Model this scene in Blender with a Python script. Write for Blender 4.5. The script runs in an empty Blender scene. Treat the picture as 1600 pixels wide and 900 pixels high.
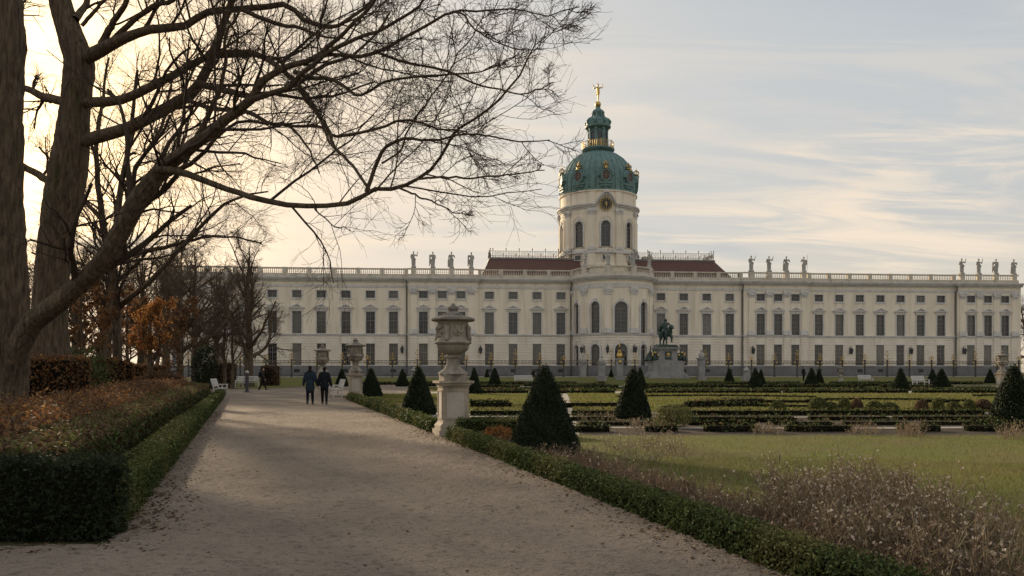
import bpy, bmesh, math, random
import numpy as np
from mathutils import Vector, Matrix
random.seed(11)
rng = np.random.default_rng(7)
PI = math.pi; R_ = math.radians
SC = bpy.context.scene; COL = SC.collection

# ------------------------------------------------------------------ camera
CH, FPX, HZ = 1.52, 1244.4, 580.0            # eye height (m), focal length and horizon in photo pixels
cam_d = bpy.data.cameras.new('camera'); cam = bpy.data.objects.new('camera', cam_d); COL.objects.link(cam)
cam.location = (0, 0, CH); cam.rotation_euler = (PI/2, 0, 0)
cam_d.lens = 28.0; cam_d.sensor_width = 36.0; cam_d.shift_y = 0.08125
cam_d.clip_start = 0.05; cam_d.clip_end = 4000
SC.camera = cam
SC.render.resolution_x, SC.render.resolution_y = 1024, 576

# ------------------------------------------------------------------ sky and sun
SUN_AZ, SUN_EL = -31.5, 14.5                  # degrees: azimuth from +Y (negative = left), elevation
sd = Vector((math.sin(R_(SUN_AZ))*math.cos(R_(SUN_EL)), math.cos(R_(SUN_AZ))*math.cos(R_(SUN_EL)), math.sin(R_(SUN_EL))))
W = bpy.data.worlds.new('World'); SC.world = W; W.use_nodes = True
def build_sky():
    nt = W.node_tree; nt.nodes.clear(); N = nt.nodes.new; L = nt.links.new
    out = N('ShaderNodeOutputWorld'); bg = N('ShaderNodeBackground'); bg.inputs[1].default_value = 0.1
    L(bg.outputs[0], out.inputs[0])
    sky = N('ShaderNodeTexSky'); sky.sky_type = 'NISHITA'; sky.sun_disc = False
    sky.sun_elevation = R_(SUN_EL); sky.sun_rotation = R_(SUN_AZ)
    sky.air_density = 1.2; sky.dust_density = 2.5; sky.ozone_density = 1.2
    tc = N('ShaderNodeTexCoord')
    def M(op, a, b=None, clamp=False):
        n = N('ShaderNodeMath'); n.operation = op; n.use_clamp = clamp
        for i, v in enumerate((a, b)):
            if v is None: continue
            if isinstance(v, (int, float)): n.inputs[i].default_value = v
            else: L(v, n.inputs[i])
        return n.outputs[0]
    def mix(f, a, b):
        n = N('ShaderNodeMix'); n.data_type = 'RGBA'
        for i, v in ((0, f), (6, a), (7, b)):
            if isinstance(v, (int, float)): n.inputs[i].default_value = v
            elif isinstance(v, tuple): n.inputs[i].default_value = (*v, 1)
            else: L(v, n.inputs[i])
        return n.outputs[2]
    sx = N('ShaderNodeSeparateXYZ'); L(tc.outputs['Generated'], sx.inputs[0])
    dot = N('ShaderNodeVectorMath'); dot.operation = 'DOT_PRODUCT'; L(tc.outputs['Generated'], dot.inputs[0]); dot.inputs[1].default_value = sd
    d = M('MAXIMUM', dot.outputs['Value'], 0.0)
    near = M('POWER', d, 6.0); core = M('POWER', d, 60.0)
    up = M('MAXIMUM', sx.outputs[2], 0.0)
    low = M('POWER', M('SUBTRACT', 1.0, up, True), 7.0)            # 1 at the horizon, fading upward
    # thin veil of high cloud: cool overhead, warm toward the horizon and the sun
    veil = mix(M('MULTIPLY', low, 0.9), (4.4, 4.7, 4.95), (7.0, 5.6, 3.9))
    veil = mix(M('MULTIPLY', near, 0.85), veil, (7.8, 6.5, 5.0))
    veil = mix(M('MULTIPLY', core, 0.9), veil, (27.0, 18.5, 9.5))
    mn = N('ShaderNodeVectorMath'); mn.operation = 'MINIMUM'; L(sky.outputs[0], mn.inputs[0]); mn.inputs[1].default_value = (11.0, 9.0, 6.5)   # the veil dims the aureole
    base = mix(0.86, mn.outputs[0], veil)
    # cirrus on a high sheet: broad banks broken into fine wisps
    zz = M('ADD', up, 0.16)
    cb = N('ShaderNodeCombineXYZ'); L(M('DIVIDE', sx.outputs[0], zz), cb.inputs[0]); L(M('DIVIDE', sx.outputs[1], zz), cb.inputs[1])
    def layer(rot, sc, loc, scale, det, rough, dist, lo, hi):
        mp = N('ShaderNodeMapping'); mp.inputs['Rotation'].default_value = (0, 0, R_(rot)); mp.inputs['Scale'].default_value = sc; mp.inputs['Location'].default_value = loc
        L(cb.outputs[0], mp.inputs[0]); ns = N('ShaderNodeTexNoise'); ns.inputs['Scale'].default_value = scale; ns.inputs['Detail'].default_value = det
        ns.inputs['Roughness'].default_value = rough; ns.inputs['Distortion'].default_value = dist; L(mp.outputs[0], ns.inputs['Vector'])
        rp = N('ShaderNodeValToRGB'); rp.color_ramp.interpolation = 'EASE'; rp.color_ramp.elements[0].position = lo; rp.color_ramp.elements[1].position = hi; L(ns.outputs['Fac'], rp.inputs[0])
        return rp.outputs[0]
    bank = layer(-20, (0.55, 1.3, 1), (3.4, 0.9, 0), 0.9, 3, 0.5, 0.5, 0.40, 0.62)
    wisp = layer(-28, (0.55, 2.0, 1), (1.2, 5.3, 0), 1.7, 10, 0.60, 1.3, 0.42, 0.66)
    grey = layer(-14, (0.5, 1.2, 1), (7.7, 2.2, 0), 0.8, 5, 0.5, 0.8, 0.45, 0.68)
    streak_col = mix(M('POWER', d, 2.5), (7.1, 6.1, 4.95), (8.2, 6.7, 5.0))
    fin = mix(M('MULTIPLY', M('MULTIPLY', grey, 0.6), M('SUBTRACT', 1.0, near, True)), base, (3.55, 3.95, 4.4))
    fin = mix(M('MULTIPLY', M('MULTIPLY', bank, wisp), 0.95), fin, streak_col)
    fin = mix(M('MULTIPLY', wisp, 0.22), fin, streak_col)
    L(fin, bg.inputs[0])
build_sky()
sun_d = bpy.data.lights.new('sun', 'SUN'); sun_d.energy = 5.0; sun_d.angle = R_(1.5); sun_d.color = (1.0, 0.78, 0.52)
sun = bpy.data.objects.new('sun', sun_d); COL.objects.link(sun)
sun.rotation_euler = (-sd).to_track_quat('-Z', 'Y').to_euler(); sun.location = sd*100
vs = SC.view_settings; vs.view_transform = 'Standard'; vs.look = 'None'; vs.exposure = 0.36; vs.gamma = 1.0; vs.use_curve_mapping = False

# ------------------------------------------------------------------ materials
def pmat(name, c1, c2=None, scale=3.0, rough=0.8, bump=0.0, bscale=40.0, metal=0.0, spec=0.5, stretch=(1,1,1), dirt=None, detail=6, island=0.0, trans=0.0, ior=None, bdist=0.02):
    m = bpy.data.materials.new(name); m.use_nodes = True
    nt = m.node_tree; nt.nodes.clear(); N = nt.nodes.new; L = nt.links.new
    out = N('ShaderNodeOutputMaterial'); b = N('ShaderNodeBsdfPrincipled')
    b.inputs['Roughness'].default_value = rough; b.inputs['Metallic'].default_value = metal
    b.inputs['Specular IOR Level'].default_value = spec
    if ior: b.inputs['IOR'].default_value = ior
    geo = N('ShaderNodeNewGeometry')
    mp = N('ShaderNodeMapping'); mp.inputs['Scale'].default_value = stretch; L(geo.outputs['Position'], mp.inputs[0])
    colsock = None
    if c2 is None: c2 = tuple(x*0.8 for x in c1)
    n = N('ShaderNodeTexNoise'); n.inputs['Scale'].default_value = scale; n.inputs['Detail'].default_value = detail; n.inputs['Roughness'].default_value = 0.62
    L(mp.outputs[0], n.inputs['Vector'])
    r = N('ShaderNodeValToRGB'); r.color_ramp.elements[0].position = 0.33; r.color_ramp.elements[1].position = 0.67
    r.color_ramp.elements[0].color = (*c2, 1); r.color_ramp.elements[1].color = (*c1, 1)
    L(n.outputs['Fac'], r.inputs[0]); colsock = r.outputs[0]
    if dirt:
        dc, dscale, dlo, dhi, dstr = dirt
        n2 = N('ShaderNodeTexNoise'); n2.inputs['Scale'].default_value = dscale; n2.inputs['Detail'].default_value = 8; n2.inputs['Roughness'].default_value = 0.65
        mp2 = N('ShaderNodeMapping'); mp2.inputs['Scale'].default_value = dstr; L(geo.outputs['Position'], mp2.inputs[0]); L(mp2.outputs[0], n2.inputs['Vector'])
        r2 = N('ShaderNodeValToRGB'); r2.color_ramp.elements[0].position = dlo; r2.color_ramp.elements[1].position = dhi
        L(n2.outputs['Fac'], r2.inputs[0])
        mx = N('ShaderNodeMix'); mx.data_type = 'RGBA'; L(r2.outputs[0], mx.inputs[0]); L(colsock, mx.inputs[6]); mx.inputs[7].default_value = (*dc, 1)
        colsock = mx.outputs[2]
    if island > 0:
        hs = N('ShaderNodeHueSaturation'); L(colsock, hs.inputs['Color'])
        mr = N('ShaderNodeMapRange'); L(geo.outputs['Random Per Island'], mr.inputs[0]); mr.inputs[3].default_value = 1-island; mr.inputs[4].default_value = 1+island
        L(mr.outputs[0], hs.inputs['Value'])
        mh = N('ShaderNodeMapRange'); L(geo.outputs['Random Per Island'], mh.inputs[0]); mh.inputs[3].default_value = 0.5-island*0.06; mh.inputs[4].default_value = 0.5+island*0.04
        L(mh.outputs[0], hs.inputs['Hue']); colsock = hs.outputs[0]
    L(colsock, b.inputs['Base Color'])
    if bump > 0:
        n3 = N('ShaderNodeTexNoise'); n3.inputs['Scale'].default_value = bscale; n3.inputs['Detail'].default_value = 5; L(mp.outputs[0], n3.inputs['Vector'])
        bp = N('ShaderNodeBump'); bp.inputs['Strength'].default_value = bump; bp.inputs['Distance'].default_value = bdist; L(n3.outputs['Fac'], bp.inputs['Height'])
        L(bp.outputs[0], b.inputs['Normal'])
    if trans > 0:
        t = N('ShaderNodeBsdfTranslucent'); L(colsock, t.inputs[0]); ms = N('ShaderNodeMixShader'); ms.inputs[0].default_value = trans
        L(b.outputs[0], ms.inputs[1]); L(t.outputs[0], ms.inputs[2]); L(ms.outputs[0], out.inputs[0])
    else: L(b.outputs[0], out.inputs[0])
    return m
M = {}
rain = ((0.36,0.31,0.25), 0.9, 0.55, 0.8, (1.6,1.6,0.16))
M['cream'] = pmat('cream_plaster', (0.84,0.752,0.612), (0.77,0.682,0.55), 0.35, 0.85, 0.15, 30, dirt=((0.56,0.485,0.385), 0.8, 0.48, 0.76, (1.5,1.5,0.12)))
M['rust'] = pmat('banded_plaster', (0.82,0.75,0.64), (0.74,0.67,0.565), 0.5, 0.85, 0.15, 30, dirt=((0.55,0.47,0.37), 0.9, 0.55, 0.82, (1.5,1.5,0.3)))
M['trim'] = pmat('grey_painted_trim', (0.66,0.64,0.605), (0.55,0.535,0.51), 0.9, 0.8, 0.1, 20, dirt=((0.33,0.31,0.28), 1.4, 0.50, 0.80, (1.3,1.3,0.4)))
M['socle'] = pmat('dark_socle_stone', (0.22,0.215,0.215), (0.15,0.147,0.15), 0.8, 0.9, 0.2, 12)
M['pale'] = pmat('pale_balustrade_stone', (0.62,0.56,0.46), (0.50,0.45,0.37), 1.2, 0.85, 0.1, 20, dirt=((0.27,0.24,0.20), 1.7, 0.5, 0.8, (1,1,0.5)))
M['statue'] = pmat('statue_stone', (0.47,0.45,0.41), (0.30,0.29,0.27), 2.5, 0.9, 0.1, 20)
M['sash'] = pmat('grey_sash_paint', (0.20,0.195,0.185), (0.15,0.147,0.14), 2, 0.6)
M['glass'] = pmat('window_glass', (0.030,0.031,0.034), (0.012,0.013,0.015), 0.9, 0.07, 0.06, 1.2, ior=1.6, bdist=0.05)
M['curtain'] = pmat('curtained_glass', (0.19,0.18,0.165), (0.085,0.08,0.073), 0.6, 0.1, 0.06, 1.2, ior=1.6, bdist=0.05)
M['blind'] = pmat('drawn_blind_glass', (0.085,0.077,0.065), (0.045,0.041,0.036), 0.8, 0.12, 0.06, 1.2, ior=1.7, bdist=0.05)
M['copper'] = pmat('green_copper', (0.150,0.250,0.238), (0.085,0.158,0.152), 1.3, 0.65, 0.1, 8, dirt=((0.035,0.07,0.062), 1.2, 0.55, 0.8, (2,2,0.25)))
M['gold'] = pmat('gilding', (0.66,0.46,0.17), (0.38,0.26,0.09), 5, 0.40, metal=1.0)
M['roof'] = pmat('red_roof_tile', (0.125,0.056,0.043), (0.082,0.040,0.032), 2.5, 0.85, 0.5, 9, stretch=(1,1,3))
M['flat'] = pmat('lead_flat_roof', (0.20,0.20,0.20), (0.15,0.15,0.15), 0.5, 0.7)
M['iron'] = pmat('dark_iron', (0.055,0.055,0.058), (0.035,0.035,0.038), 6, 0.55)
M['rustiron'] = pmat('brown_iron', (0.12,0.085,0.05), (0.07,0.05,0.035), 4, 0.6)
M['lead'] = pmat('grey_downpipe', (0.17,0.165,0.16), (0.12,0.118,0.115), 3, 0.6)
M['bronze'] = pmat('green_bronze', (0.045,0.085,0.07), (0.02,0.033,0.030), 3, 0.5, 0.1, 15)
M['marble'] = pmat('weathered_marble', (0.34,0.33,0.32), (0.21,0.205,0.198), 1.4, 0.75, 0.1, 12, dirt=((0.18,0.18,0.17), 1.8, 0.5, 0.75, (1,1,0.4)))
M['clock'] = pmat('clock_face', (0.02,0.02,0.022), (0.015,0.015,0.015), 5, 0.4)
M['urn'] = pmat('weathered_sandstone', (0.36,0.315,0.255), (0.235,0.205,0.165), 5, 0.92, 0.5, 55, dirt=((0.075,0.07,0.06), 3.2, 0.5, 0.72, (1,1,0.45)), bdist=0.012)
M['ped'] = pmat('pedestal_sandstone', (0.43,0.365,0.28), (0.315,0.265,0.205), 3, 0.92, 0.4, 70, dirt=((0.15,0.135,0.11), 2.2, 0.52, 0.78, (1.2,1.2,0.5)), bdist=0.01)
M['pedpanel'] = pmat('pedestal_panel_stone', (0.46,0.42,0.36), (0.37,0.335,0.285), 3, 0.9, 0.3, 60, dirt=((0.2,0.18,0.15), 2.5, 0.55, 0.8, (1,1,0.5)), bdist=0.008)
M['lidstone'] = pmat('mossy_lid_stone', (0.26,0.235,0.195), (0.125,0.115,0.10), 6, 0.95, 0.5, 60, bdist=0.012)
M['white'] = pmat('white_bench_paint', (0.62,0.60,0.57), (0.50,0.485,0.46), 4, 0.6, dirt=((0.3,0.29,0.27), 3, 0.6, 0.85, (1,1,1)))
# ground
M['gravel'] = pmat('path_gravel', (0.285,0.230,0.184), (0.185,0.150,0.120), 0.4, 0.95, 1.0, 26, spec=0.2, dirt=((0.080,0.065,0.053), 12.0, 0.52, 0.74, (0.8,1.5,1)), detail=12, bdist=0.06)
M['pgravel'] = pmat('parterre_gravel', (0.36,0.33,0.29), (0.26,0.235,0.205), 0.5, 0.95, 0.5, 40, spec=0.2, dirt=((0.15,0.14,0.11), 1.1, 0.5, 0.75, (1,1,1)), detail=8)
M['soil'] = pmat('bed_soil', (0.075,0.060,0.046), (0.045,0.036,0.028), 3, 1.0, 0.8, 25, spec=0.1)
M['earth'] = pmat('park_ground', (0.075,0.072,0.035), (0.085,0.062,0.040), 0.35, 1.0, 0.6, 20, spec=0.1, detail=9)
M['lawn'] = pmat('lawn_turf', (0.106,0.132,0.030), (0.150,0.125,0.052), 0.5, 1.0, 0.8, 45, spec=0.1, dirt=((0.130,0.105,0.060), 0.9, 0.50, 0.70, (0.6,1.5,1)), detail=9)
M['grass'] = pmat('grass_blade', (0.125,0.160,0.034), (0.190,0.160,0.070), 0.45, 0.7, spec=0.2, island=0.35, trans=0.45)
# plants
M['yew'] = pmat('dark_yew_needle', (0.026,0.038,0.015), (0.014,0.023,0.010), 2.0, 0.7, spec=0.2, island=0.6, trans=0.12)
M['box'] = pmat('boxwood_leaf', (0.080,0.102,0.030), (0.050,0.070,0.024), 1.6, 0.7, spec=0.15, island=0.6, trans=0.22)
M['boxl'] = pmat('bronzed_and_lit_boxwood_leaf', (0.135,0.135,0.045), (0.090,0.098,0.036), 1.2, 0.7, spec=0.15, island=0.45, trans=0.22)  # paler leaf tone; on the low left hedge it also paints the lit top
M['core'] = pmat('shaded_twig_core', (0.016,0.015,0.010), (0.010,0.010,0.007), 5, 1.0, spec=0.0)  # near black: shade between the leaves is put into the twig colour
M['brown'] = pmat('brown_hedge_leaf', (0.160,0.096,0.055), (0.095,0.064,0.038), 1.3, 0.7, spec=0.2, island=0.45, trans=0.35)
M['orange'] = pmat('orange_autumn_leaf', (0.36,0.165,0.050), (0.22,0.105,0.036), 1.2, 0.65, spec=0.2, island=0.4, trans=0.45)
M['rusty'] = pmat('russet_beech_leaf', (0.235,0.120,0.052), (0.140,0.080,0.040), 1.0, 0.7, spec=0.2, island=0.4, trans=0.4)
M['dry'] = pmat('dried_stem', (0.235,0.170,0.115), (0.145,0.102,0.068), 1.5, 0.85, spec=0.15, island=0.4, trans=0.2)
M['dryg'] = pmat('pale_dried_stem', (0.30,0.24,0.165), (0.19,0.155,0.09), 1.5, 0.85, spec=0.15, island=0.35, trans=0.25)
M['seed'] = pmat('pale_seed_head', (0.54,0.46,0.37), (0.35,0.29,0.23), 6, 0.9, spec=0.1, island=0.35, trans=0.3)
M['litter'] = pmat('fallen_leaf', (0.17,0.105,0.055), (0.09,0.06,0.038), 3, 0.8, spec=0.2, island=0.5, trans=0.15)
M['pebble'] = pmat('loose_pebble', (0.23,0.185,0.15), (0.13,0.105,0.085), 6, 0.9, spec=0.3, island=0.45)
M['bark'] = pmat('old_tree_bark', (0.175,0.128,0.088), (0.056,0.043,0.032), 6.5, 0.95, 1.0, 7, spec=0.15, stretch=(1.6,1.6,0.28), dirt=((0.058,0.064,0.026), 1.1, 0.55, 0.78, (1,1,0.6)), bdist=0.12)
M['twig'] = pmat('dark_twig', (0.075,0.054,0.040), (0.050,0.037,0.028), 2, 0.9, spec=0.2)
M['twigfar'] = pmat('grey_brown_twig', (0.125,0.090,0.066), (0.085,0.063,0.047), 0.4, 0.95, spec=0.1)
# ------------------------------------------------------------------ helpers
def tag(o, label=None, cat=None, group=None, kind=None):
    if label: o['label'] = label
    if cat: o['category'] = cat
    if group: o['group'] = group
    if kind: o['kind'] = kind
    return o
def link(o, parent=None):
    COL.objects.link(o)
    if parent is not None: o.parent = parent
    return o
def empty(name, loc=(0,0,0), rz=0.0):
    o = bpy.data.objects.new(name, None); o.location = loc; o.rotation_euler = (0,0,rz); o.empty_display_size = 0.3
    return link(o)
def place(name, me, parent=None, loc=(0,0,0), rz=0.0, scale=None):
    o = bpy.data.objects.new(name, me); o.location = loc; o.rotation_euler = (0,0,rz)
    if scale: o.scale = scale
    return link(o, parent)
def copy_tree(o, parent=None):
    c = o.copy(); COL.objects.link(c); c.parent = parent
    for ch in list(o.children): copy_tree(ch, c)
    return c
def np_mesh(name, parts, mats, smooth=False):
    """parts: list of (V, F, material index); F is (n,3) or (n,4)"""
    me = bpy.data.meshes.new(name)
    Vs, loops, starts, mi = [], [], [], []
    vo = lo = 0
    for V, F, k in parts:
        V = np.asarray(V, dtype=np.float32).reshape(-1,3); F = np.asarray(F, dtype=np.int32)
        Vs.append(V); loops.append((F+vo).ravel()); n = F.shape[1]
        starts.append(lo + np.arange(F.shape[0], dtype=np.int32)*n); mi.append(np.full(F.shape[0], k, dtype=np.int32))
        vo += V.shape[0]; lo += F.size
    V = np.concatenate(Vs); lp = np.concatenate(loops); st = np.concatenate(starts); mi = np.concatenate(mi)
    me.vertices.add(len(V)); me.vertices.foreach_set('co', V.ravel())
    me.loops.add(len(lp)); me.loops.foreach_set('vertex_index', lp)
    me.polygons.add(len(st)); me.polygons.foreach_set('loop_start', st)
    me.polygons.foreach_set('material_index', mi)
    if smooth: me.polygons.foreach_set('use_smooth', np.ones(len(st), dtype=bool))
    for m in mats: me.materials.append(m)
    me.update(calc_edges=True); me.validate()
    return me
class MB:
    def __init__(s, fn=None): s.v = []; s.f = []; s.fn = fn
    def add(s, vs, fs):
        o = len(s.v); s.v += [tuple(v) for v in vs]; s.f += [tuple(i+o for i in f) for f in fs]; return s
    def box(s, x0, x1, y0, y1, z0, z1, nx=1):
        vs = []; fs = []
        for i in range(nx+1):
            x = x0+(x1-x0)*i/nx
            vs += [(x,y0,z0),(x,y1,z0),(x,y1,z1),(x,y0,z1)]
        for i in range(nx):
            a = 4*i; b = a+4
            for j in range(4): fs.append((a+j, b+j, b+(j+1)%4, a+(j+1)%4))
        fs += [(0,1,2,3), (4*nx+3,4*nx+2,4*nx+1,4*nx)]
        if s.fn: vs = [s.fn(*v) for v in vs]
        return s.add(vs, fs)
    def lathe(s, prof, n=24, c=(0,0), closed=True, flute=None):
        vs = []; fs = []
        for r, z in prof:
            for i in range(n):
                a = 2*PI*i/n; rr = r
                if flute: rr = r*flute(a, z)
                vs.append((c[0]+rr*math.cos(a), c[1]+rr*math.sin(a), z))
        for k in range(len(prof)-1):
            for i in range(n):
                j = (i+1) % n; fs.append((k*n+i, k*n+j, (k+1)*n+j, (k+1)*n+i))
        if closed:
            fs.append(tuple(range(n-1,-1,-1))); m = (len(prof)-1)*n; fs.append(tuple(range(m, m+n)))
        return s.add(vs, fs)
    def tube(s, pts, rad, n=8, cap=True):
        pts = [Vector(p) for p in pts]
        if not isinstance(rad, (list, tuple)): rad = [rad]*len(pts)
        vs = []; fs = []; ref = None
        for k, p in enumerate(pts):
            t = (pts[min(k+1,len(pts)-1)]-pts[max(k-1,0)]).normalized()
            if ref is None: ref = Vector((0,0,1)) if abs(t.z) < 0.9 else Vector((1,0,0))
            a = t.cross(ref).normalized(); b = t.cross(a).normalized(); ref = -b if False else b.cross(t)*0 + ref
            for i in range(n):
                g = 2*PI*i/n; vs.append(p+(a*math.cos(g)+b*math.sin(g))*rad[k])
        for k in range(len(pts)-1):
            for i in range(n):
                j = (i+1)%n; fs.append((k*n+i, k*n+j, (k+1)*n+j, (k+1)*n+i))
        if cap: fs += [tuple(range(n-1,-1,-1)), tuple(range((len(pts)-1)*n, len(pts)*n))]
        return s.add(vs, fs)
    def ell(s, c, r, n=12, m=8, rot=None):
        vs = []; fs = []
        for k in range(m+1):
            ph = PI*k/m
            for i in range(n):
                a = 2*PI*i/n; v = Vector((r[0]*math.sin(ph)*math.cos(a), r[1]*math.sin(ph)*math.sin(a), -r[2]*math.cos(ph)))
                if rot is not None: v = rot @ v
                vs.append(Vector(c)+v)
        for k in range(m):
            for i in range(n):
                j = (i+1)%n; fs.append((k*n+i, k*n+j, (k+1)*n+j, (k+1)*n+i))
        return s.add(vs, fs)
    def cap(s, a, b, ra, rb, n=12):
        """tapered capsule"""
        a = Vector(a); b = Vector(b); t = (b-a)
        if t.length < 1e-5: t = Vector((0,0,1e-4))
        t.normalize(); prof = []
        pts = []; rad = []
        for k in range(5): g = -PI/2+PI/2*k/4; pts.append(a+t*(ra*math.sin(g))); rad.append(max(ra*math.cos(g), ra*0.02))
        for k in range(5): g = PI/2*k/4; pts.append(b+t*(rb*math.sin(g))); rad.append(max(rb*math.cos(g), rb*0.02))
        return s.tube(pts, rad, n)
    def prism(s, poly, y0, y1):
        """poly in x,z extruded along y"""
        n = len(poly); vs = [(x,y0,z) for x,z in poly]+[(x,y1,z) for x,z in poly]
        if s.fn: vs = [s.fn(*v) for v in vs]
        fs = [tuple(range(n)), tuple(range(2*n-1,n-1,-1))]+[(i,i+n,(i+1)%n+n,(i+1)%n) for i in range(n)]
        return s.add(vs, fs)
    def mesh(s, name, mat, smooth=False, angle=None):
        me = bpy.data.meshes.new(name); me.from_pydata(s.v, [], s.f)
        bm = bmesh.new(); bm.from_mesh(me); bmesh.ops.recalc_face_normals(bm, faces=bm.faces); bm.to_mesh(me); bm.free()
        me.materials.append(mat)
        if smooth or angle:
            me.polygons.foreach_set('use_smooth', np.ones(len(me.polygons), dtype=bool))
            if angle: me.set_sharp_from_angle(angle=R_(angle))
        me.update(); return me
    def build(s, name, mat, parent=None, loc=(0,0,0), rz=0.0, smooth=False, angle=None):
        return place(name, s.mesh(name, mat, smooth, angle), parent, loc, rz)
def organic(name, mb, mat, voxel, smooth=3):
    """one continuous skin over overlapping volumes"""
    me = bpy.data.meshes.new('tmp'); me.from_pydata(mb.v, [], mb.f)
    bm = bmesh.new(); bm.from_mesh(me); bmesh.ops.recalc_face_normals(bm, faces=bm.faces); bm.to_mesh(me); bm.free()
    o = bpy.data.objects.new('tmp', me); COL.objects.link(o)
    r = o.modifiers.new('r', 'REMESH'); r.mode = 'VOXEL'; r.voxel_size = voxel
    if smooth: k = o.modifiers.new('s', 'SMOOTH'); k.iterations = smooth; k.factor = 0.5
    dg = bpy.context.evaluated_depsgraph_get(); ev = o.evaluated_get(dg)
    m2 = bpy.data.meshes.new_from_object(ev); m2.name = name; m2.materials.clear(); m2.materials.append(mat)
    m2.polygons.foreach_set('use_smooth', np.ones(len(m2.polygons), dtype=bool)); m2.update()
    bpy.data.objects.remove(o); bpy.data.meshes.remove(me)
    return m2
def gp(px, py, z=0.0):
    """ground point seen at photo pixel"""
    d = FPX*(CH-z)/(py-HZ); return np.array(((px-800)/FPX*d, d, z))
def pd(px, d, z=0.0): return np.array(((px-800)/FPX*d, d, z))
def p3(px, py, d): return np.array(((px-800)/FPX*d, d, CH+(HZ-py)/FPX*d))
def unit(a): return a/np.maximum(np.linalg.norm(a, axis=-1, keepdims=True), 1e-9)
def rdir(n):
    return unit(rng.normal(size=(n,3)))
def leaves(C, Nrm, size, aspect=0.5, spread=0.9, var=0.5, fold=0.25):
    """leaf-sized folded quads at centres C facing roughly Nrm"""
    n = len(C); nr = unit(Nrm+spread*rng.normal(size=(n,3)))
    t = unit(np.cross(nr, rdir(n))); b = np.cross(nr, t)
    L = (size*(1-var/2+var*rng.random(n)))[:,None] if np.isscalar(size) else size[:,None]
    w = L*aspect*0.5
    V = np.stack([C-t*L*0.5, C+b*w+nr*w*fold, C+t*L*0.5, C-b*w+nr*w*fold], axis=1).reshape(-1,3)
    F = np.arange(n*4).reshape(n,4)
    return V, F
def tubes(P, Rr, sides=4):
    """P (N,K,3), Rr (N,K) -> tube quads"""
    N, K = P.shape[:2]
    T = np.empty_like(P); T[:,1:-1] = P[:,2:]-P[:,:-2]; T[:,0] = P[:,1]-P[:,0]; T[:,-1] = P[:,-1]-P[:,-2]; T = unit(T)
    ref = unit(np.cross(T.mean(1), np.tile(np.array([[0.31,0.87,0.38]]), (N,1))))
    A = unit(np.cross(T, np.repeat(ref[:,None], K, 1))); A = unit(np.cross(A, T)*0+A); B = np.cross(T, A)
    g = np.arange(sides)*2*PI/sides
    V = P[:,:,None,:]+Rr[:,:,None,None]*(A[:,:,None,:]*np.cos(g)[None,None,:,None]+B[:,:,None,:]*np.sin(g)[None,None,:,None])
    idx = np.arange(N*K*sides).reshape(N,K,sides); nx = np.roll(idx, -1, axis=2)
    F = np.stack([idx[:,:-1], nx[:,:-1], nx[:,1:], idx[:,1:]], axis=-1).reshape(-1,4)
    return V.reshape(-1,3), F
def spline(pts, K):
    """Catmull-Rom resample of (n, c) array to K points"""
    p = np.asarray(pts, float); n = len(p); e = np.vstack([2*p[0]-p[1], p, 2*p[-1]-p[-2]])
    out = []
    for u in np.linspace(0, n-1-1e-6, K):
        i = int(u); t = u-i; a, b, c, d = e[i:i+4]
        out.append(0.5*((2*b)+(-a+c)*t+(2*a-5*b+4*c-d)*t*t+(-a+3*b-3*c+d)*t**3))
    return np.array(out)
def sprout(P, Rr, m, t0, t1, ang, ratio, K=6, wander=0.18, grav=0.03, rr=0.6, rmin=0.004, lmax=1e9, out=None, lref=None, fall=0.6):
    """grow m children along each parent branch"""
    N, K0 = P.shape[:2]
    seg = np.linalg.norm(np.diff(P, axis=1), axis=2); Ln = seg.sum(1)
    t = t0+(t1-t0)*(np.arange(m)[None]+rng.random((N,m)))/m
    x = np.clip(t*(K0-1), 0, K0-1.001); i = x.astype(int); fr = (x-i)[...,None]
    ar = np.arange(N)[:,None]
    pos = P[ar,i]*(1-fr)+P[ar,i+1]*fr; tan = unit(P[ar,i+1]-P[ar,i])
    r = Rr[ar,i]*(1-fr[...,0])+Rr[ar,i+1]*fr[...,0]
    pos = pos.reshape(-1,3); tan = tan.reshape(-1,3); r = r.ravel()
    n = len(pos); perp = unit(np.cross(tan, rdir(n)))
    if out is not None: perp = unit(perp+out)
    a = np.radians(ang[0]+(ang[1]-ang[0])*rng.random(n))[:,None]
    d = unit(tan*np.cos(a)+perp*np.sin(a))
    Lp = np.repeat(Ln if lref is None else np.minimum(Ln, lref), m)
    l = np.minimum(Lp*(ratio[0]+(ratio[1]-ratio[0])*rng.random(n))*(1.2-fall*t.ravel()), lmax)
    r0 = np.maximum(r*rr*(0.7+0.5*rng.random(n)), rmin)
    Q = np.empty((n,K,3)); Q[:,0] = pos
    for k in range(1, K):
        d = unit(d+wander*rng.normal(size=(n,3))+np.array([0,0,grav])); Q[:,k] = Q[:,k-1]+d*(l/(K-1))[:,None]
    RR = r0[:,None]*np.linspace(1, 0.4, K)[None]; RR = np.maximum(RR, rmin*0.8)
    return Q, RR
def in_poly(x, y, poly):
    c = np.zeros(len(x), bool); n = len(poly)
    for i in range(n):
        x1, y1 = poly[i][:2]; x2, y2 = poly[(i+1)%n][:2]
        cond = ((y1 > y) != (y2 > y)); c ^= cond & (x < (x2-x1)*(y-y1)/((y2-y1) if y2 != y1 else 1e-9)+x1)
    return c
def scatter(poly, n):
    p = np.array([q[:2] for q in poly]); lo, hi = p.min(0), p.max(0); out = []; tot = 0
    while tot < n:
        q = lo+(hi-lo)*rng.random((n*2,2)); q = q[in_poly(q[:,0], q[:,1], p)]; out.append(q); tot += len(q)
        if len(q) == 0: break
    return np.concatenate(out)[:n]
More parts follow.
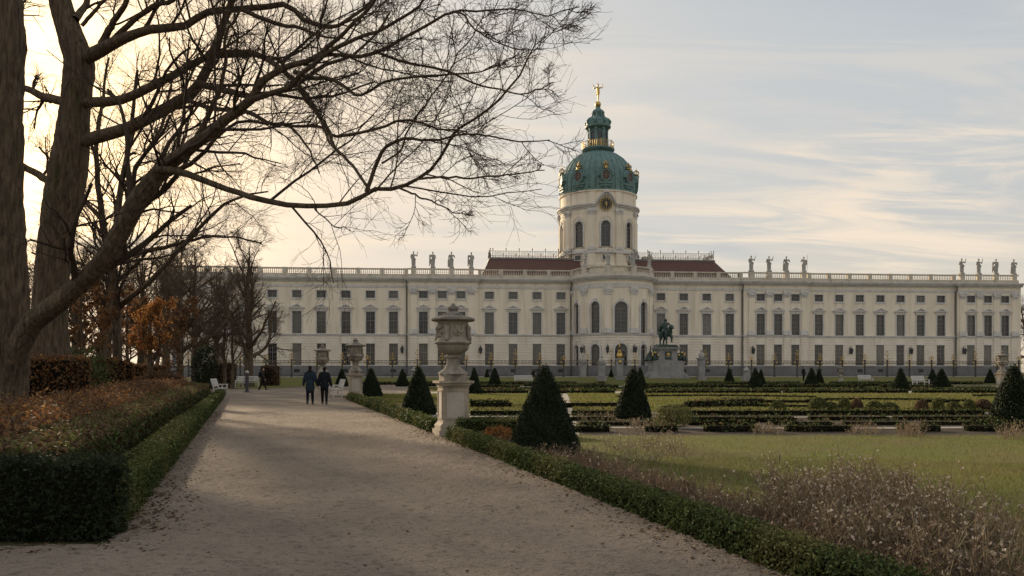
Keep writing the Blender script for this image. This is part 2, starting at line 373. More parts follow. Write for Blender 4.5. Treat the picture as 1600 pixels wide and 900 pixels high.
def sheet(name, poly, z, mat, res=0):
    """flat ground sheet from an x,y outline"""
    me = bpy.data.meshes.new(name); me.from_pydata([(p[0],p[1],z) for p in poly], [], [tuple(range(len(poly)))])
    bm = bmesh.new(); bm.from_mesh(me); bmesh.ops.recalc_face_normals(bm, faces=bm.faces)
    for f in bm.faces:
        if f.normal.z < 0: f.normal_flip()
    bmesh.ops.triangulate(bm, faces=bm.faces); bm.to_mesh(me); bm.free(); me.materials.append(mat)
    return place(name, me)
# ------------------------------------------------------------------ the palace
ROT = R_(5.1)
palace = empty('palace', (15.35, 122.0, 0.0), ROT)
tag(palace, 'long cream baroque palace with green copper dome and clock tower', 'palace')
def pl(u, y, z=0.0):
    """palace-local point to world"""
    c, s = math.cos(ROT), math.sin(ROT); return np.array((15.35+u*c-y*s, 122.0+u*s+y*c, z))
Z_SOC, Z_STR0, Z_STR1, Z_ARC0, Z_ARC1, Z_COR0, Z_COR1 = 2.3, 6.8, 7.1, 14.0, 14.37, 14.95, 15.5
Z_BAL0, Z_BAL1, Z_RAIL = 16.05, 16.72, 16.9
OFF = 0.45
SEGS = [  # u0, u1, forward offset, window columns
    (-66.6, -56.6, OFF, [-64.4, -61.5, -58.6]),
    (-56.6, -31.0, 0.0, [-54.5, -50.9, -47.35, -43.8, -40.2, -36.6, -33.2]),
    (-31.0, -20.6, OFF, [-28.75, -25.95, -23.15]),
    (-20.6, -5.9, 0.0, [-18.85, -15.25, -11.6, -7.95]),
    (5.9, 20.6, 0.0, [7.6, 11.2, 14.85, 18.5]),
    (20.6, 31.0, OFF, [23.3, 26.1, 28.9]),
    (31.0, 55.6, 0.0, [32.9, 36.25, 39.6, 43.0, 46.35, 49.7, 53.1]),
    (55.6, 65.9, OFF, [57.85, 60.7, 63.6])]
PIL = {0: [-65.9, -62.95, -60.05, -57.2], 2: [-30.2, -27.35, -24.55, -21.6], 5: [21.85, 24.7, 27.5, 30.3], 7: [56.4, 59.25, 62.15, 65.2]}
WW = 0.66
OPEN = [(2.42, 5.63), (7.12, 10.4), (12.44, 13.5)]
# --- window pieces, meshes shared by every bay
def arch_pts(w, zs, n=12):
    return [(-w*math.cos(PI*i/n), zs+w*math.sin(PI*i/n)) for i in range(n+1)]
def frame_ring(mb, outer, inner, y0, y1):
    """closed ring between two outlines with the same number of points"""
    n = len(outer); vs = []
    for (a, b) in ((outer, y0), (inner, y0), (outer, y1), (inner, y1)): vs += [(x, b, z) for x, z in a]
    fs = []
    for i in range(n):
        j = (i+1) % n
        fs += [(i, j, n+j, n+i), (2*n+i, 3*n+i, 3*n+j, 2*n+j), (i, 2*n+i, 2*n+j, j), (n+i, n+j, 3*n+j, 3*n+i)]
    mb.add(vs, fs)
def rect(w, z0, z1): return [(-w, z0), (w, z0), (w, z1), (-w, z1)]
def archo(w, z0, zs, n=12): return [(-w, z0)] + arch_pts(w, zs, n) + [(w, z0)]
def win_meshes(kind, h, w=WW):
    """meshes with the sill at z = 0: surround, sash, pane, pediment"""
    d = {}
    s = MB()
    if kind == 'upper':
        frame_ring(s, rect(w+0.17, -0.02, h+0.17), rect(w, 0.0, h), -0.07, 0.2)
        s.box(-w-0.26, w+0.26, -0.13, 0.1, h+0.165, h+0.30)
    elif kind == 'attic':
        frame_ring(s, rect(w+0.15, -0.15, h+0.15), rect(w, 0.0, h), -0.05, 0.2)
        s.box(-w-0.2, w+0.2, -0.10, 0.1, -0.24, -0.145)
    else:
        s.box(-w-0.05, w+0.05, -0.08, 0.15, -0.12, -0.005); l_ = MB(); l_.box(-w-0.04, w+0.04, -0.02, 0.15, h+0.004, h+0.12); d['lintel'] = l_.mesh('lintel', M['trim'])
    d['surround'] = s.mesh('window_surround', M['trim'])
    f = MB(); t = 0.045
    frame_ring(f, rect(w-0.004, 0.004, h-0.004), rect(w-0.09, 0.09, h-0.09), 0.18, 0.26)
    f.box(-t, t, 0.175, 0.25, 0.09, h-0.09)
    rows = {'upper': 5, 'ground': 5, 'attic': 2}[kind]
    for k in range(1, rows):
        z = h*k/rows; q = 0.05 if (rows == 5 and k == 3) else 0.022
        f.box(-w+0.09, -t-0.001, 0.185, 0.24, z-q, z+q); f.box(t+0.001, w-0.09, 0.185, 0.24, z-q, z+q)
    for sx in (-1, 1):
        x = sx*(w*0.5+0.01); f.box(x-0.018, x+0.018, 0.19, 0.235, 0.09, h-0.09)
    d['sash'] = f.mesh('sash', M['sash'])
    for nm in ('glass', 'blind', 'curtain'):
        g = MB(); g.box(-w+0.01, w-0.01, 0.215, 0.232, 0.02, h-0.02); d[nm] = g.mesh('pane', M[nm])
    if kind == 'upper':
        p = MB(); z = h+0.46; a = w+0.48
        p.prism([(-a, z), (a, z), (a, z+0.11), (-a, z+0.11)], -0.24, 0.1)
        frame_ring(p, [(-a, z+0.112), (a, z+0.112), (0.0, z+0.66)], [(-a+0.5, z+0.2), (a-0.5, z+0.2), (0.0, z+0.50)], -0.26, 0.1)
        p.prism([(-a+0.42, z+0.18), (a-0.42, z+0.18), (0, z+0.53)], -0.06, 0.08)
        for sx in (-1, 1): p.prism([(sx*(w+0.10)-0.08, h+0.14), (sx*(w+0.10)+0.08, h+0.14), (sx*(w+0.10)+0.10, h+0.455), (sx*(w+0.10)-0.10, h+0.455)], -0.16, 0.05)
        d['pediment'] = p.mesh('pediment', M['trim'])
    return d
WM = [win_meshes('ground', OPEN[0][1]-OPEN[0][0]), win_meshes('upper', OPEN[1][1]-OPEN[1][0]), win_meshes('attic', OPEN[2][1]-OPEN[2][0])]
def add_window(lev, u, y, z):
    d = WM[lev]; w = place('window', d['surround'], palace, (u, y, z))
    place('sash', d['sash'], w)
    p_blind = 0.75 if (u < -20 and lev == 1) else (0.4 if u < 0 else 0.12)
    place('pane', d['blind'] if random.random() < p_blind else (d['curtain'] if random.random() < 0.15 else d['glass']), w)
    if 'pediment' in d: place('pediment', d['pediment'], w)
    if 'lintel' in d: place('lintel', d['lintel'], w)
# --- straight wall sections
for si, (u0, u1, off, cols) in enumerate(SEGS):
    e = 0.004 if off else 0.0
    yb = 0.9; yf = -off
    up = MB(); gr = MB(); so = MB(); tr = MB(); sc_ = MB(); ac_ = MB()
    so.box(u0-0.1*(off > 0), u1+0.1*(off > 0), yf-0.12, yb, 0, Z_SOC+e)
    # piers and spandrels
    xs = [u0]
    for c in cols: xs += [c-WW, c+WW]
    xs += [u1]
    for i in range(0, len(xs), 2): up.box(xs[i], xs[i+1], yf, yb, Z_STR0+0.1, Z_COR0+0.1)
    for c in cols:
        for za, zb in ((Z_STR0+0.1, OPEN[1][0]), (OPEN[1][1], OPEN[2][0]), (OPEN[2][1], Z_COR0+0.1)): up.box(c-WW, c+WW, yf, yb, za, zb)
        gr.box(c-WW, c+WW, yf, yb, OPEN[0][1], Z_STR0+0.05)
    # banded ground floor: courses stand proud of recessed joints
    nz = 11; hz = (Z_STR0-Z_SOC)/nz
    for i in range(0, len(xs), 2):
        gr.box(xs[i], xs[i+1], yf+0.11, yb, Z_SOC, Z_STR0+0.05)
        for k in range(nz): gr.box(xs[i]-0.002, xs[i+1]+0.002, yf-0.004, yf+0.13, Z_SOC+k*hz+0.045, Z_SOC+(k+1)*hz-0.045)
    x0, x1 = (u0-0.2, u1+0.2) if off else (u0, u1)
    def band(za, zb, pr, mb=tr): mb.box(u0-(pr if off else 0), u1+(pr if off else 0), yf-pr, yb-0.2, za+e, zb+e)
    band(Z_STR0, Z_STR0+0.18, 0.12, sc_); band(Z_STR0+0.18, Z_STR1, 0.2, sc_)
    band(Z_ARC0, Z_ARC1, 0.07, ac_); band(Z_COR0-0.12, Z_COR0+0.08, 0.16); band(Z_COR0+0.08, Z_COR0+0.27, 0.42); band(Z_COR0+0.27, Z_COR0+0.42, 0.62); band(Z_COR0+0.42, Z_COR1, 0.70)
    up.build('wall', M['cream'], palace); gr.build('banded_ground_floor_wall', M['rust'], palace); so.build('socle', M['socle'], palace); tr.build('cornice', M['trim'], palace); sc_.build('string_course', M['trim'], palace); ac_.build('architrave', M['trim'], palace)
    for c in cols:
        for lev in range(3): add_window(lev, c, yf, OPEN[lev][0])
        if not off and abs(c) > 7:
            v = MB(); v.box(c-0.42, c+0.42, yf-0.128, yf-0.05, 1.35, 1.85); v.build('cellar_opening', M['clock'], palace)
    # balustrade
    if off: peds = PIL[si]
    else: peds = [(cols[i]+cols[i+1])/2 for i in range(len(cols)-1)]; peds = [u0+0.32]+peds+[u1-0.32]
    bs = MB(); bs.box(u0, u1, yf-0.12, yf+0.42, Z_COR1-0.02, Z_COR1+0.2+e); bs.box(u0+0.01, u1-0.01, yf-0.06, yf+0.36, Z_COR1+0.2, Z_BAL0+e); bs.build('parapet_base', M['pale'], palace)
    rl = MB(); rl.box(u0-0.02, u1+0.02, yf-0.1, yf+0.40, Z_BAL1+e, Z_RAIL+e); rl.build('parapet_rail', M['pale'], palace)
    for q in peds:
        hw = 0.36 if off else 0.28
        b = MB(); b.box(q-hw, q+hw, yf-0.13, yf+0.43, Z_BAL0-0.3, Z_RAIL+0.03+e); b.build('parapet_pedestal', M['pale'], palace)
    for i in range(len(peds)-1):
        a, b_ = peds[i]+(0.36 if off else 0.28), peds[i+1]-(0.36 if off else 0.28)
        n = max(3, int((b_-a)/0.27)); m = MB(); H = Z_BAL1-Z_BAL0
        for k in range(n):
            x = a+(b_-a)*(k+0.5)/n
            m.lathe([(0.07,Z_BAL0),(0.07,Z_BAL0+0.06),(0.045,Z_BAL0+0.09),(0.085,Z_BAL0+0.24),(0.045,Z_BAL0+0.44),(0.045,Z_BAL0+0.52),(0.07,Z_BAL0+0.58),(0.07,Z_BAL1+0.01)], 6, (x, yf+0.15), closed=False)
        tag(m.build('baluster_row', M['pale'], palace, smooth=True), kind='stuff')
    # pilasters on the projecting bays
    if off:
        for q in PIL[si]:
            p = MB(); p.box(q-0.46, q+0.46, yf-0.14, yf+0.05, Z_STR1, Z_ARC0); po = p.build('pilaster', M['cream'], palace)
            c = MB()
            for k, (w2, pr, za, zb) in enumerate([(0.50,0.19,12.95,13.05),(0.50,0.22,13.1,13.4),(0.58,0.30,13.4,13.7),(0.66,0.36,13.7,13.86),(0.60,0.27,13.86,13.995)]): c.box(q-w2, q+w2, yf-pr, yf+0.03, za, zb)
            for sx in (-1, 1): c.tube([(q+sx*0.54, yf-0.38, 13.66), (q+sx*0.54, yf-0.1, 13.66)], 0.16, 8)
            for k in range(3): c.ell((q-0.28+0.28*k, yf-0.27, 13.38), (0.13, 0.09, 0.2), 8, 5)
            c.build('capital', M['trim'], po)
            b = MB()
            for w2, pr, za, zb in [(0.66,0.34,Z_STR1,7.5),(0.60,0.28,7.5,7.68),(0.53,0.21,7.68,7.86)]: b.box(q-w2, q+w2, yf-pr, yf+0.03, za, zb)
            b.build('pilaster_base', M['trim'], po)
            g = MB(); g.box(q-0.5, q+0.5, yf-0.07, yf+0.05, Z_SOC+0.02, Z_STR0-0.02)
            for k in range(nz): g.box(q-0.52, q+0.52, yf-0.16, yf, Z_SOC+k*hz+0.045, Z_SOC+(k+1)*hz-0.045)
            g.build('ground_floor_pier', M['rust'], palace)
# body behind the facade: end walls, flat roof, rear wall
b = MB(); b.box(-66.5, 65.8, 0.85, 15.9, 0, Z_COR1-0.25); b.build('rear_block', M['cream'], palace)
b = MB(); b.box(-66.4, 65.7, 0.88, 15.95, Z_COR1-0.24, Z_COR1-0.1); b.build('flat_roof', M['flat'], palace)
b = MB(); b.box(65.9, 66.5, -0.2, 15.9, 0.0, Z_COR1-0.3); b.box(65.9, 66.7, -0.5, 15.8, Z_COR0, Z_COR1-0.05); b.build('end_wall', M['cream'], palace)
# red hipped roofs with iron railings
for sx in (-1, 1):
    r = MB(); a, c = 4.0, 20.4
    lo = [(a,1.3),(c,1.3),(c,15.0),(a,15.0)]; hi = [(a,6.6),(18.35,6.6),(18.35,12.5),(a,12.5)]
    r.add([(sx*x,y,15.3) for x,y in lo]+[(sx*x,y,19.45) for x,y in hi], [(0,1,5,4),(1,2,6,5),(2,3,7,6),(3,0,4,7),(4,5,6,7)])
    ro = r.build('roof', M['roof'], palace)
    k = MB(); k.box(min(sx*a,sx*18.5), max(sx*a,sx*18.5), 6.45, 12.6, 19.4, 19.62); k.build('roof_kerb', M['flat'], ro)
    g = MB()
    for (x0,y0),(x1,y1) in (((5.2,6.7),(18.3,6.7)),((18.3,6.7),(18.3,12.4)),((5.2,12.4),(18.3,12.4))):
        L = math.hypot(x1-x0,y1-y0); n = int(L/0.42)
        for z in (19.7, 20.02, 20.72): g.tube([(sx*x0,y0,z),(sx*x1,y1,z)], 0.028, 4)
        for i in range(n+1):
            t = i/n; x = sx*(x0+(x1-x0)*t); y = y0+(y1-y0)*t
            big = i % 5 == 0
            g.tube([(x,y,19.6),(x,y,21.0 if big else 20.72)], 0.045 if big else 0.02, 4)
            if big: g.ell((x,y,21.08),(0.09,0.09,0.12),6,4)
            elif i < n:
                pts = [(x+(x1-x0)/L*sx*0.17*math.cos(v), y+(y1-y0)/L*0.17*math.cos(v), 20.37+0.28*math.sin(v)) for v in [2*PI*j/8 for j in range(9)]]
                g.tube(pts, 0.022, 4)
    tag(g.build('roof_railing', M['rustiron'], ro), kind='stuff')
c = MB(); c.box(7.3, 8.7, 9.2, 10.6, 15.3, 19.9); c.box(7.15, 8.85, 9.05, 10.75, 19.9, 20.25); c.box(7.25, 8.75, 9.15, 10.65, 20.25, 20.5); c.build('chimney', M['pale'], palace)
# downpipes
for u, y in ((-31.25, -0.1), (-6.45, -0.1), (20.45, -0.1), (55.45, -0.1)):
    d = MB(); d.tube([(u,y-0.55,Z_COR0+0.1),(u,y-0.5,14.3),(u,y-0.06,13.9),(u,y-0.06,7.4),(u,y-0.26,7.2),(u,y-0.26,6.7),(u,y-0.08,6.4),(u,y-0.08,2.5),(u,y-0.2,2.2),(u,y-0.2,0.8)], 0.10, 6); d.build('downpipe', M['lead'], palace, smooth=True)

# --- rotunda: half-round front with five arched bays
RR = 6.15
def bend(Rad, yc, th0=0.0):
    def f(s, t, z):
        a = th0+s/Rad; r = Rad-t
        return (r*math.sin(a), yc-r*math.cos(a), z)
    return f
def arch_panel(mb, fn, s0, s1, z0, z1, w, zb, zs, depth, n=20):
    """wall bay with an arched opening, with its reveals; zb None = no opening below zs"""
    ss = sorted(set([s0, s1]+[s0+(s1-s0)*i/10 for i in range(11)]+[-w*math.cos(PI*i/n) for i in range(n+1)]))
    def top(s): return zs+math.sqrt(max(w*w-s*s, 0))
    for a, b in zip(ss[:-1], ss[1:]):
        ins = a >= -w-1e-6 and b <= w+1e-6
        def q(sa, za, sb, zb_, t0=0, t1=0):
            mb.add([fn(sa,0,za),fn(sb,0,zb_ if False else za),fn(sb,0,zb_),fn(sa,0,zb_)], [(0,1,2,3)])
        if not ins: mb.add([fn(a,0,z0),fn(b,0,z0),fn(b,0,z1),fn(a,0,z1)], [(0,1,2,3)])
        else:
            if zb > z0+1e-6: mb.add([fn(a,0,z0),fn(b,0,z0),fn(b,0,zb),fn(a,0,zb)], [(0,1,2,3)])
            mb.add([fn(a,0,top(a)),fn(b,0,top(b)),fn(b,0,z1),fn(a,0,z1)], [(0,1,2,3)])
            mb.add([fn(a,0,top(a)),fn(b,0,top(b)),fn(b,depth,top(b)),fn(a,depth,top(a))], [(0,1,2,3)])
    for s in (-w, w): mb.add([fn(s,0,zb),fn(s,0,zs),fn(s,depth,zs),fn(s,depth,zb)], [(0,1,2,3)])
    mb.add([fn(-w,0,zb),fn(w,0,zb),fn(w,depth,zb),fn(-w,depth,zb)], [(0,1,2,3)])
def arch_window(w, zs, door=False, surround=True, cols=4, rows=6):
    """zero at the sill, outline w wide to the spring line zs; returns meshes"""
    d = {}
    s = MB()
    if surround:
        frame_ring(s, archo(w+0.26, 0.0, zs), archo(w-0.002, 0.0, zs), -0.10, 0.12)
        s.prism([(-0.2, zs+w-0.02), (0.2, zs+w-0.02), (0.28, zs+w+0.45), (-0.28, zs+w+0.45)], -0.18, 0.1)
    else: s.box(-w-0.05, w+0.05, -0.06, 0.1, -0.1, 0.0)
    d['surround'] = s.mesh('arched_surround', M['trim'])
    f = MB(); frame_ring(f, archo(w, 0.0, zs), archo(w-0.1, 0.1, zs), 0.30, 0.38)
    for k in range(1, cols):
        x = -w+2*w*k/cols; zt = zs+math.sqrt(max(w*w-x*x, 0))-0.05; t = 0.045 if (k*2 == cols) else 0.022
        f.box(x-t, x+t, 0.31, 0.37, 0.05, zt)
    for k in range(1, rows+1):
        z = zs*k/rows; t = 0.06 if k == rows else 0.022
        f.box(-w+0.05, w-0.05, 0.315, 0.365, z-t, z+t)
    d['sash'] = f.mesh('sash', M['sash'])
    g = MB(); o = archo(w-0.01, 0.0, zs); g.prism(o, 0.335, 0.35); d['pane'] = g.mesh('pane', M['glass'])
    return d
wall = MB(); gfl = MB()
step = 2*PI*RR/10
rot_w = [arch_window(1.0, 3.55), arch_window(0.72, 3.9), arch_window(0.72, 3.9)]
rot_g = [arch_window(0.95, 2.3, cols=4, rows=3), arch_window(0.72, 2.45, cols=2, rows=3), arch_window(0.72, 2.45, cols=2, rows=3)]
for k in range(-2, 3):
    th = k*PI/5; fn = bend(RR, 0.0, th); j = abs(k)
    w = 1.0 if j == 0 else 0.72; zs = 3.55 if j == 0 else 3.9
    arch_panel(wall, fn, -step/2, step/2, Z_STR0+0.1, Z_COR0+0.1, w, Z_STR1+0.02, Z_STR1+0.02+zs, 0.42)
    wg = 0.95 if j == 0 else 0.72; zsg = 2.3 if j == 0 else 2.45
    arch_panel(gfl, bend(RR-0.10, 0.0, th), -step/2, step/2, Z_SOC-0.2, Z_STR0+0.05, wg, Z_SOC, Z_SOC+zsg, 0.42)
    # banded courses either side of the arch
    hz = (Z_STR0-Z_SOC)/11
    for c in range(11):
        z0 = Z_SOC+c*hz+0.045; z1 = Z_SOC+(c+1)*hz-0.045; zm = z1-Z_SOC
        inner = wg+0.28 if zm < zsg else math.sqrt(max((wg+0.28)**2-(max(z0-Z_SOC-zsg,0))**2, 0.0))
        g2 = MB(bend(RR, 0.0, th))
        for a, b_ in ((-step/2+0.003, -inner-0.003), (inner+0.003, step/2-0.003)):
            if b_-a > 0.05: g2.box(a, b_, -0.003, 0.12, z0, z1, nx=4)
        gfl.add(g2.v, g2.f)
    for lev, dm, z in ((0, rot_g[j], Z_SOC+0.02), (1, rot_w[j], Z_STR1+0.02)):
        r0 = RR if lev else RR-0.03
        o = place('arched_window', dm['surround'], palace, (r0*math.sin(th), -r0*math.cos(th), z), th)
        place('sash', dm['sash'], o); place('pane', dm['pane'], o)
wall.build('rotunda_wall', M['cream'], palace); gfl.build('rotunda_ground_floor_wall', M['rust'], palace)
def ringarc(mb, r0, r1, z0, z1, yc=0.0, a0=-95, a1=95, n=40):
    f = bend(r1, yc); s = r1*R_(1)
    g = MB(f); g.box(a0*s, a1*s, 0.0, r1-r0, z0, z1, nx=n); mb.add(g.v, g.f)
tr = MB()
for r1, za, zb in ((RR+0.12, Z_STR0, Z_STR0+0.18), (RR+0.22, Z_STR0+0.18, Z_STR1), (RR+0.09, Z_ARC0-0.25, Z_ARC1), (RR+0.2, Z_COR0-0.12, Z_COR0+0.08), (RR+0.45, Z_COR0+0.08, Z_COR0+0.27), (RR+0.66, Z_COR0+0.27, Z_COR0+0.42), (RR+0.75, Z_COR0+0.42, Z_COR1)):
    ringarc(tr, RR-0.5, r1, za+0.006, zb+0.006)
tr.build('rotunda_cornice', M['trim'], palace)
so = MB(); ringarc(so, RR-0.6, RR+0.14, 0.0, Z_SOC+0.006); so.build('rotunda_socle', M['socle'], palace)
b = MB(); ringarc(b, RR-0.5, RR+0.12, Z_COR1-0.02, Z_BAL0+0.006); b.build('rotunda_parapet_base', M['pale'], palace)
b = MB(); ringarc(b, RR-0.44, RR+0.1, Z_BAL1+0.006, Z_RAIL+0.008); b.build('rotunda_parapet_rail', M['pale'], palace)
b = MB(); b.lathe([(RR-0.45, Z_COR1-0.3), (RR-0.45, Z_COR1-0.05)], 40); b.build('rotunda_flat_roof', M['flat'], palace)
STAT_R = []
for k in range(6):
    th = R_(-90+36*k); fn = bend(RR, 0.0, th)
    p = MB(fn); p.box(-0.48, 0.48, -0.16, 0.1, Z_STR1, Z_ARC0-0.25, nx=3); po = p.build('pilaster', M['cream'], palace)
    c = MB(fn)
    for w2, pr, za, zb in [(0.52,0.24,12.7,13.1),(0.60,0.32,13.1,13.4),(0.68,0.38,13.4,13.6),(0.6,0.3,13.6,13.748)]: c.box(-w2, w2, -pr, 0.05, za, zb, nx=2)
    for sx in (-1, 1): c.tube([fn(sx*0.55,-0.4,13.36), fn(sx*0.55,-0.1,13.36)], 0.16, 8)
    c.build('capital', M['trim'], po)
    b = MB(fn)
    for w2, pr, za, zb in [(0.68,0.36,Z_STR1,7.5),(0.62,0.3,7.5,7.68),(0.55,0.23,7.68,7.86)]: b.box(-w2, w2, -pr, 0.05, za, zb, nx=2)
    b.build('pilaster_base', M['trim'], po)
    q = MB(fn); q.box(-0.48, 0.48, -0.16, 0.5, Z_COR1+0.01, Z_RAIL+0.06, nx=3); q.build('parapet_pedestal', M['pale'], palace)
    if 1 <= k <= 4: STAT_R.append(fn(0, 0.15, Z_RAIL+0.06))
    if k < 5:
        m = MB(); f2 = bend(RR, 0.0, th+R_(18))
        for i in range(11):
            x, y, _ = f2(-1.35+2.7*i/10, 0.15, 0)
            m.lathe([(0.07,Z_BAL0),(0.045,Z_BAL0+0.09),(0.09,Z_BAL0+0.26),(0.045,Z_BAL0+0.46),(0.07,Z_BAL0+0.58),(0.07,Z_BAL1+0.01)], 6, (x, y), closed=False)
        tag(m.build('baluster_row', M['pale'], palace, smooth=True), kind='stuff')

# --- tower
TY = 11.1; TR = 6.36; NB = 9; TST = 2*PI*TR/NB
tower = MB(); tower.lathe([(TR+0.25,14.8),(TR+0.25,18.6)], 54, (0,TY)); tower.build('tower_base', M['cream'], palace, angle=30)
tw = MB(); tt = MB(); tw_win = arch_window(0.78, 3.35, cols=4, rows=5)
for k in range(NB):
    th = k*2*PI/NB; fn = bend(TR, TY, th)
    arch_panel(tw, fn, -TST/2, TST/2, 18.6, 28.4, 0.78, 21.4, 24.75, 0.45)
    o = place('arched_window', tw_win['surround'], palace, ((TR)*math.sin(th), TY-TR*math.cos(th), 21.4), th)
    place('sash', tw_win['sash'], o); place('pane', tw_win['pane'], o)
    # blind arch round the window
    a = MB(); po_ = archo(1.22, 0, 25.15-21.2); pi_ = archo(1.08, 0, 25.15-21.2); frame_ring(a, po_, pi_, -0.16, 0.1)
    a.build('blind_arch', M['cream'], palace, ((TR-0.1)*math.sin(th), TY-(TR-0.1)*math.cos(th), 21.2), th)
    g = MB(fn); g.box(-0.52, 0.52, -0.32, -0.02, 19.3, 20.05, nx=3); go = g.build('low_window', M['glass'], palace)
    g = MB(fn)
    g.box(-0.62,-0.53,-0.36,0,19.2,20.15); g.box(0.53,0.62,-0.36,0,19.2,20.15); g.box(-0.53,0.53,-0.36,0,20.06,20.15); g.box(-0.53,0.53,-0.36,0,19.2,19.29); g.build('frame', M['trim'], go)
    f2 = bend(TR, TY, th+PI/NB)
    p = MB(f2); p.box(-0.55, 0.55, -0.2, 0.1, 20.9, 26.7, nx=3); p.box(-0.6,0.6,-0.34,0.1,18.4,20.35,nx=3); pp = p.build('pilaster', M['cream'], palace)
    c = MB(f2)
    for w2, pr, za, zb in [(0.58,0.26,26.5,26.75),(0.62,0.32,26.75,27.05),(0.74,0.42,27.05,27.3),(0.66,0.34,27.3,27.5)]: c.box(-w2, w2, -pr, 0.05, za, zb, nx=2)
    for sx in (-1, 1): c.tube([f2(sx*0.6,-0.44,27.05), f2(sx*0.6,-0.1,27.05)], 0.18, 8)
    c.build('capital', M['trim'], pp)
    b = MB(f2)
    for w2, pr, za, zb in [(0.72,0.40,20.9,21.15),(0.64,0.3,21.15,21.4)]: b.box(-w2, w2, -pr, 0.05, za, zb, nx=2)
    b.build('pilaster_base', M['trim'], pp)
    if k != 0:
        for pr, za, zb in ((0.12,27.5,27.75),(0.32,27.75,28.0),(0.52,28.0,28.25)):
            g = MB(fn); g.box(-TST/2, TST/2, -pr, 0.2, za, zb, nx=8); tt.add(g.v, g.f)
    else:
        for pr, h0, h1 in ((0.12,0.0,0.25),(0.34,0.25,0.5),(0.54,0.5,0.75)):
            g = MB(fn); vs = []; n = 24
            def lift(s):
                x = abs(s)/(TST/2)
                return 1.95*math.cos(PI/2*min(x/0.72,1))**0.9 if x < 0.72 else 0.0
            for i in range(n+1):
                s = -TST/2+TST*i/n; l = lift(s)
                vs += [fn(s,-pr,27.5+h0+l), fn(s,0.2,27.5+h0+l), fn(s,0.2,27.5+h1+l), fn(s,-pr,27.5+h1+l)]
            fs = []
            for i in range(n):
                for j in range(4): fs.append((4*i+j, 4*i+4+j, 4*i+4+(j+1)%4, 4*i+(j+1)%4))
            tt.add(vs, fs)
ringarc(tt, TR-0.1, TR+0.42, 20.35, 20.6, TY, -180, 180, 72); ringarc(tt, TR-0.1, TR+0.3, 20.6, 20.9, TY, -180, 180, 72)
tw.build('tower_wall', M['cream'], palace); tt.build('tower_cornice', M['trim'], palace)
at = MB(); at.lathe([(TR-0.1,28.2),(TR-0.1,30.2),(TR+0.12,30.25),(TR+0.16,30.45),(TR-0.2,30.5)], 72, (0,TY)); at.build('tower_attic', M['cream'], palace, angle=30)
for k in range(NB):
    f2 = bend(TR-0.1, TY, PI/NB+k*2*PI/NB); g = MB(f2); g.box(-0.5,0.5,-0.14,0.05,28.26,30.2,nx=2); g.build('attic_strip', M['cream'], palace)
# clock
ck = MB(); ck.tube([(0,TY-TR-0.34,28.15),(0,TY-TR+0.1,28.15)], 1.0, 32); cko = ck.build('clock', M['clock'], palace)
g = MB(); y = TY-TR-0.36
frame_ring(g, [(1.03*math.cos(2*PI*i/32), 28.15+1.03*math.sin(2*PI*i/32)) for i in range(32)], [(0.97*math.cos(2*PI*i/32), 28.15+0.97*math.sin(2*PI*i/32)) for i in range(32)], y-0.02, y+0.1); g.build('clock_rim', M['gold'], cko)
for i in range(12):
    a = 2*PI*i/12; g = MB(); ca, sa = math.cos(a), math.sin(a)
    pts = [(0.66,-0.03),(0.88,-0.05),(0.88,0.05),(0.66,0.03)]
    g.prism([(x*ca-z*sa, 28.15+x*sa+z*ca) for x,z in pts], y-0.015, y+0.03); g.build('hour_mark', M['gold'], cko)
for a, l, w in ((R_(100), 0.42, 0.06), (R_(-88), 0.62, 0.045)):
    g = MB(); ca, sa = math.cos(a), math.sin(a)
    g.prism([(x*ca-z*sa, 28.15+x*sa+z*ca) for x,z in [(-0.1,-w),(l*0.7,-w),(l,0),(l*0.7,w),(-0.1,w)]], y-0.05, y-0.02); g.build('clock_hand', M['gold'], cko)
g = MB(); frame_ring(g, [(0.24*math.cos(2*PI*i/16), 28.15+0.24*math.sin(2*PI*i/16)) for i in range(16)], [(0.2*math.cos(2*PI*i/16), 28.15+0.2*math.sin(2*PI*i/16)) for i in range(16)], y-0.01, y+0.02); g.build('inner_ring', M['gold'], cko)
# dome
DP = [(6.35,30.4),(6.35,30.55),(6.22,30.7),(6.22,32.2),(6.1,33.3),(5.75,34.5),(5.15,35.6),(4.3,36.6),(3.3,37.35),(2.45,37.75),(2.2,37.9)]
dome = MB(); dome.lathe(DP, 72, (0,TY)); dm = dome.build('dome', M['copper'], palace, angle=40)
rb = MB(); rb.tube([(0,-(r+0.02),z) for r,z in DP[2:]], 0.075, 5); rbm = rb.mesh('rib', M['copper'], smooth=True)
for k in range(36): place('rib', rbm, dm, (0,TY,0), R_(5+10*k))
# dormers: oval windows with hoods and gilded crowns
def ov(a, b, zc, n=20): return [(a*math.cos(2*PI*i/n), zc+b*math.sin(2*PI*i/n)) for i in range(n)]
dh = MB()
dh.prism(ov(0.95,1.12,0), -0.38, 2.0)
hood = [(-1.18,-0.15),(-1.02,0.55),(-0.62,1.08),(0,1.30),(0.62,1.08),(1.02,0.55),(1.18,-0.15)]
dh.prism(hood+[(0.98,-0.15),(0.85,0.5),(0.5,0.92),(0,1.12),(-0.5,0.92),(-0.85,0.5),(-0.98,-0.15)], -0.55, 1.8)
dh.prism([(-1.1,-1.35),(1.1,-1.35),(0.95,-1.05),(-0.95,-1.05)], -0.45, 1.0); dh.prism([(-0.75,-1.75),(0.75,-1.75),(1.0,-1.35),(-1.0,-1.35)], -0.3, 1.0)
dhm = dh.mesh('dormer', M['copper'], angle=40)
fr = MB(); frame_ring(fr, ov(0.86,1.02,0), ov(0.62,0.78,0), -0.52, -0.3); frm = fr.mesh('dormer_frame', M['copper'])
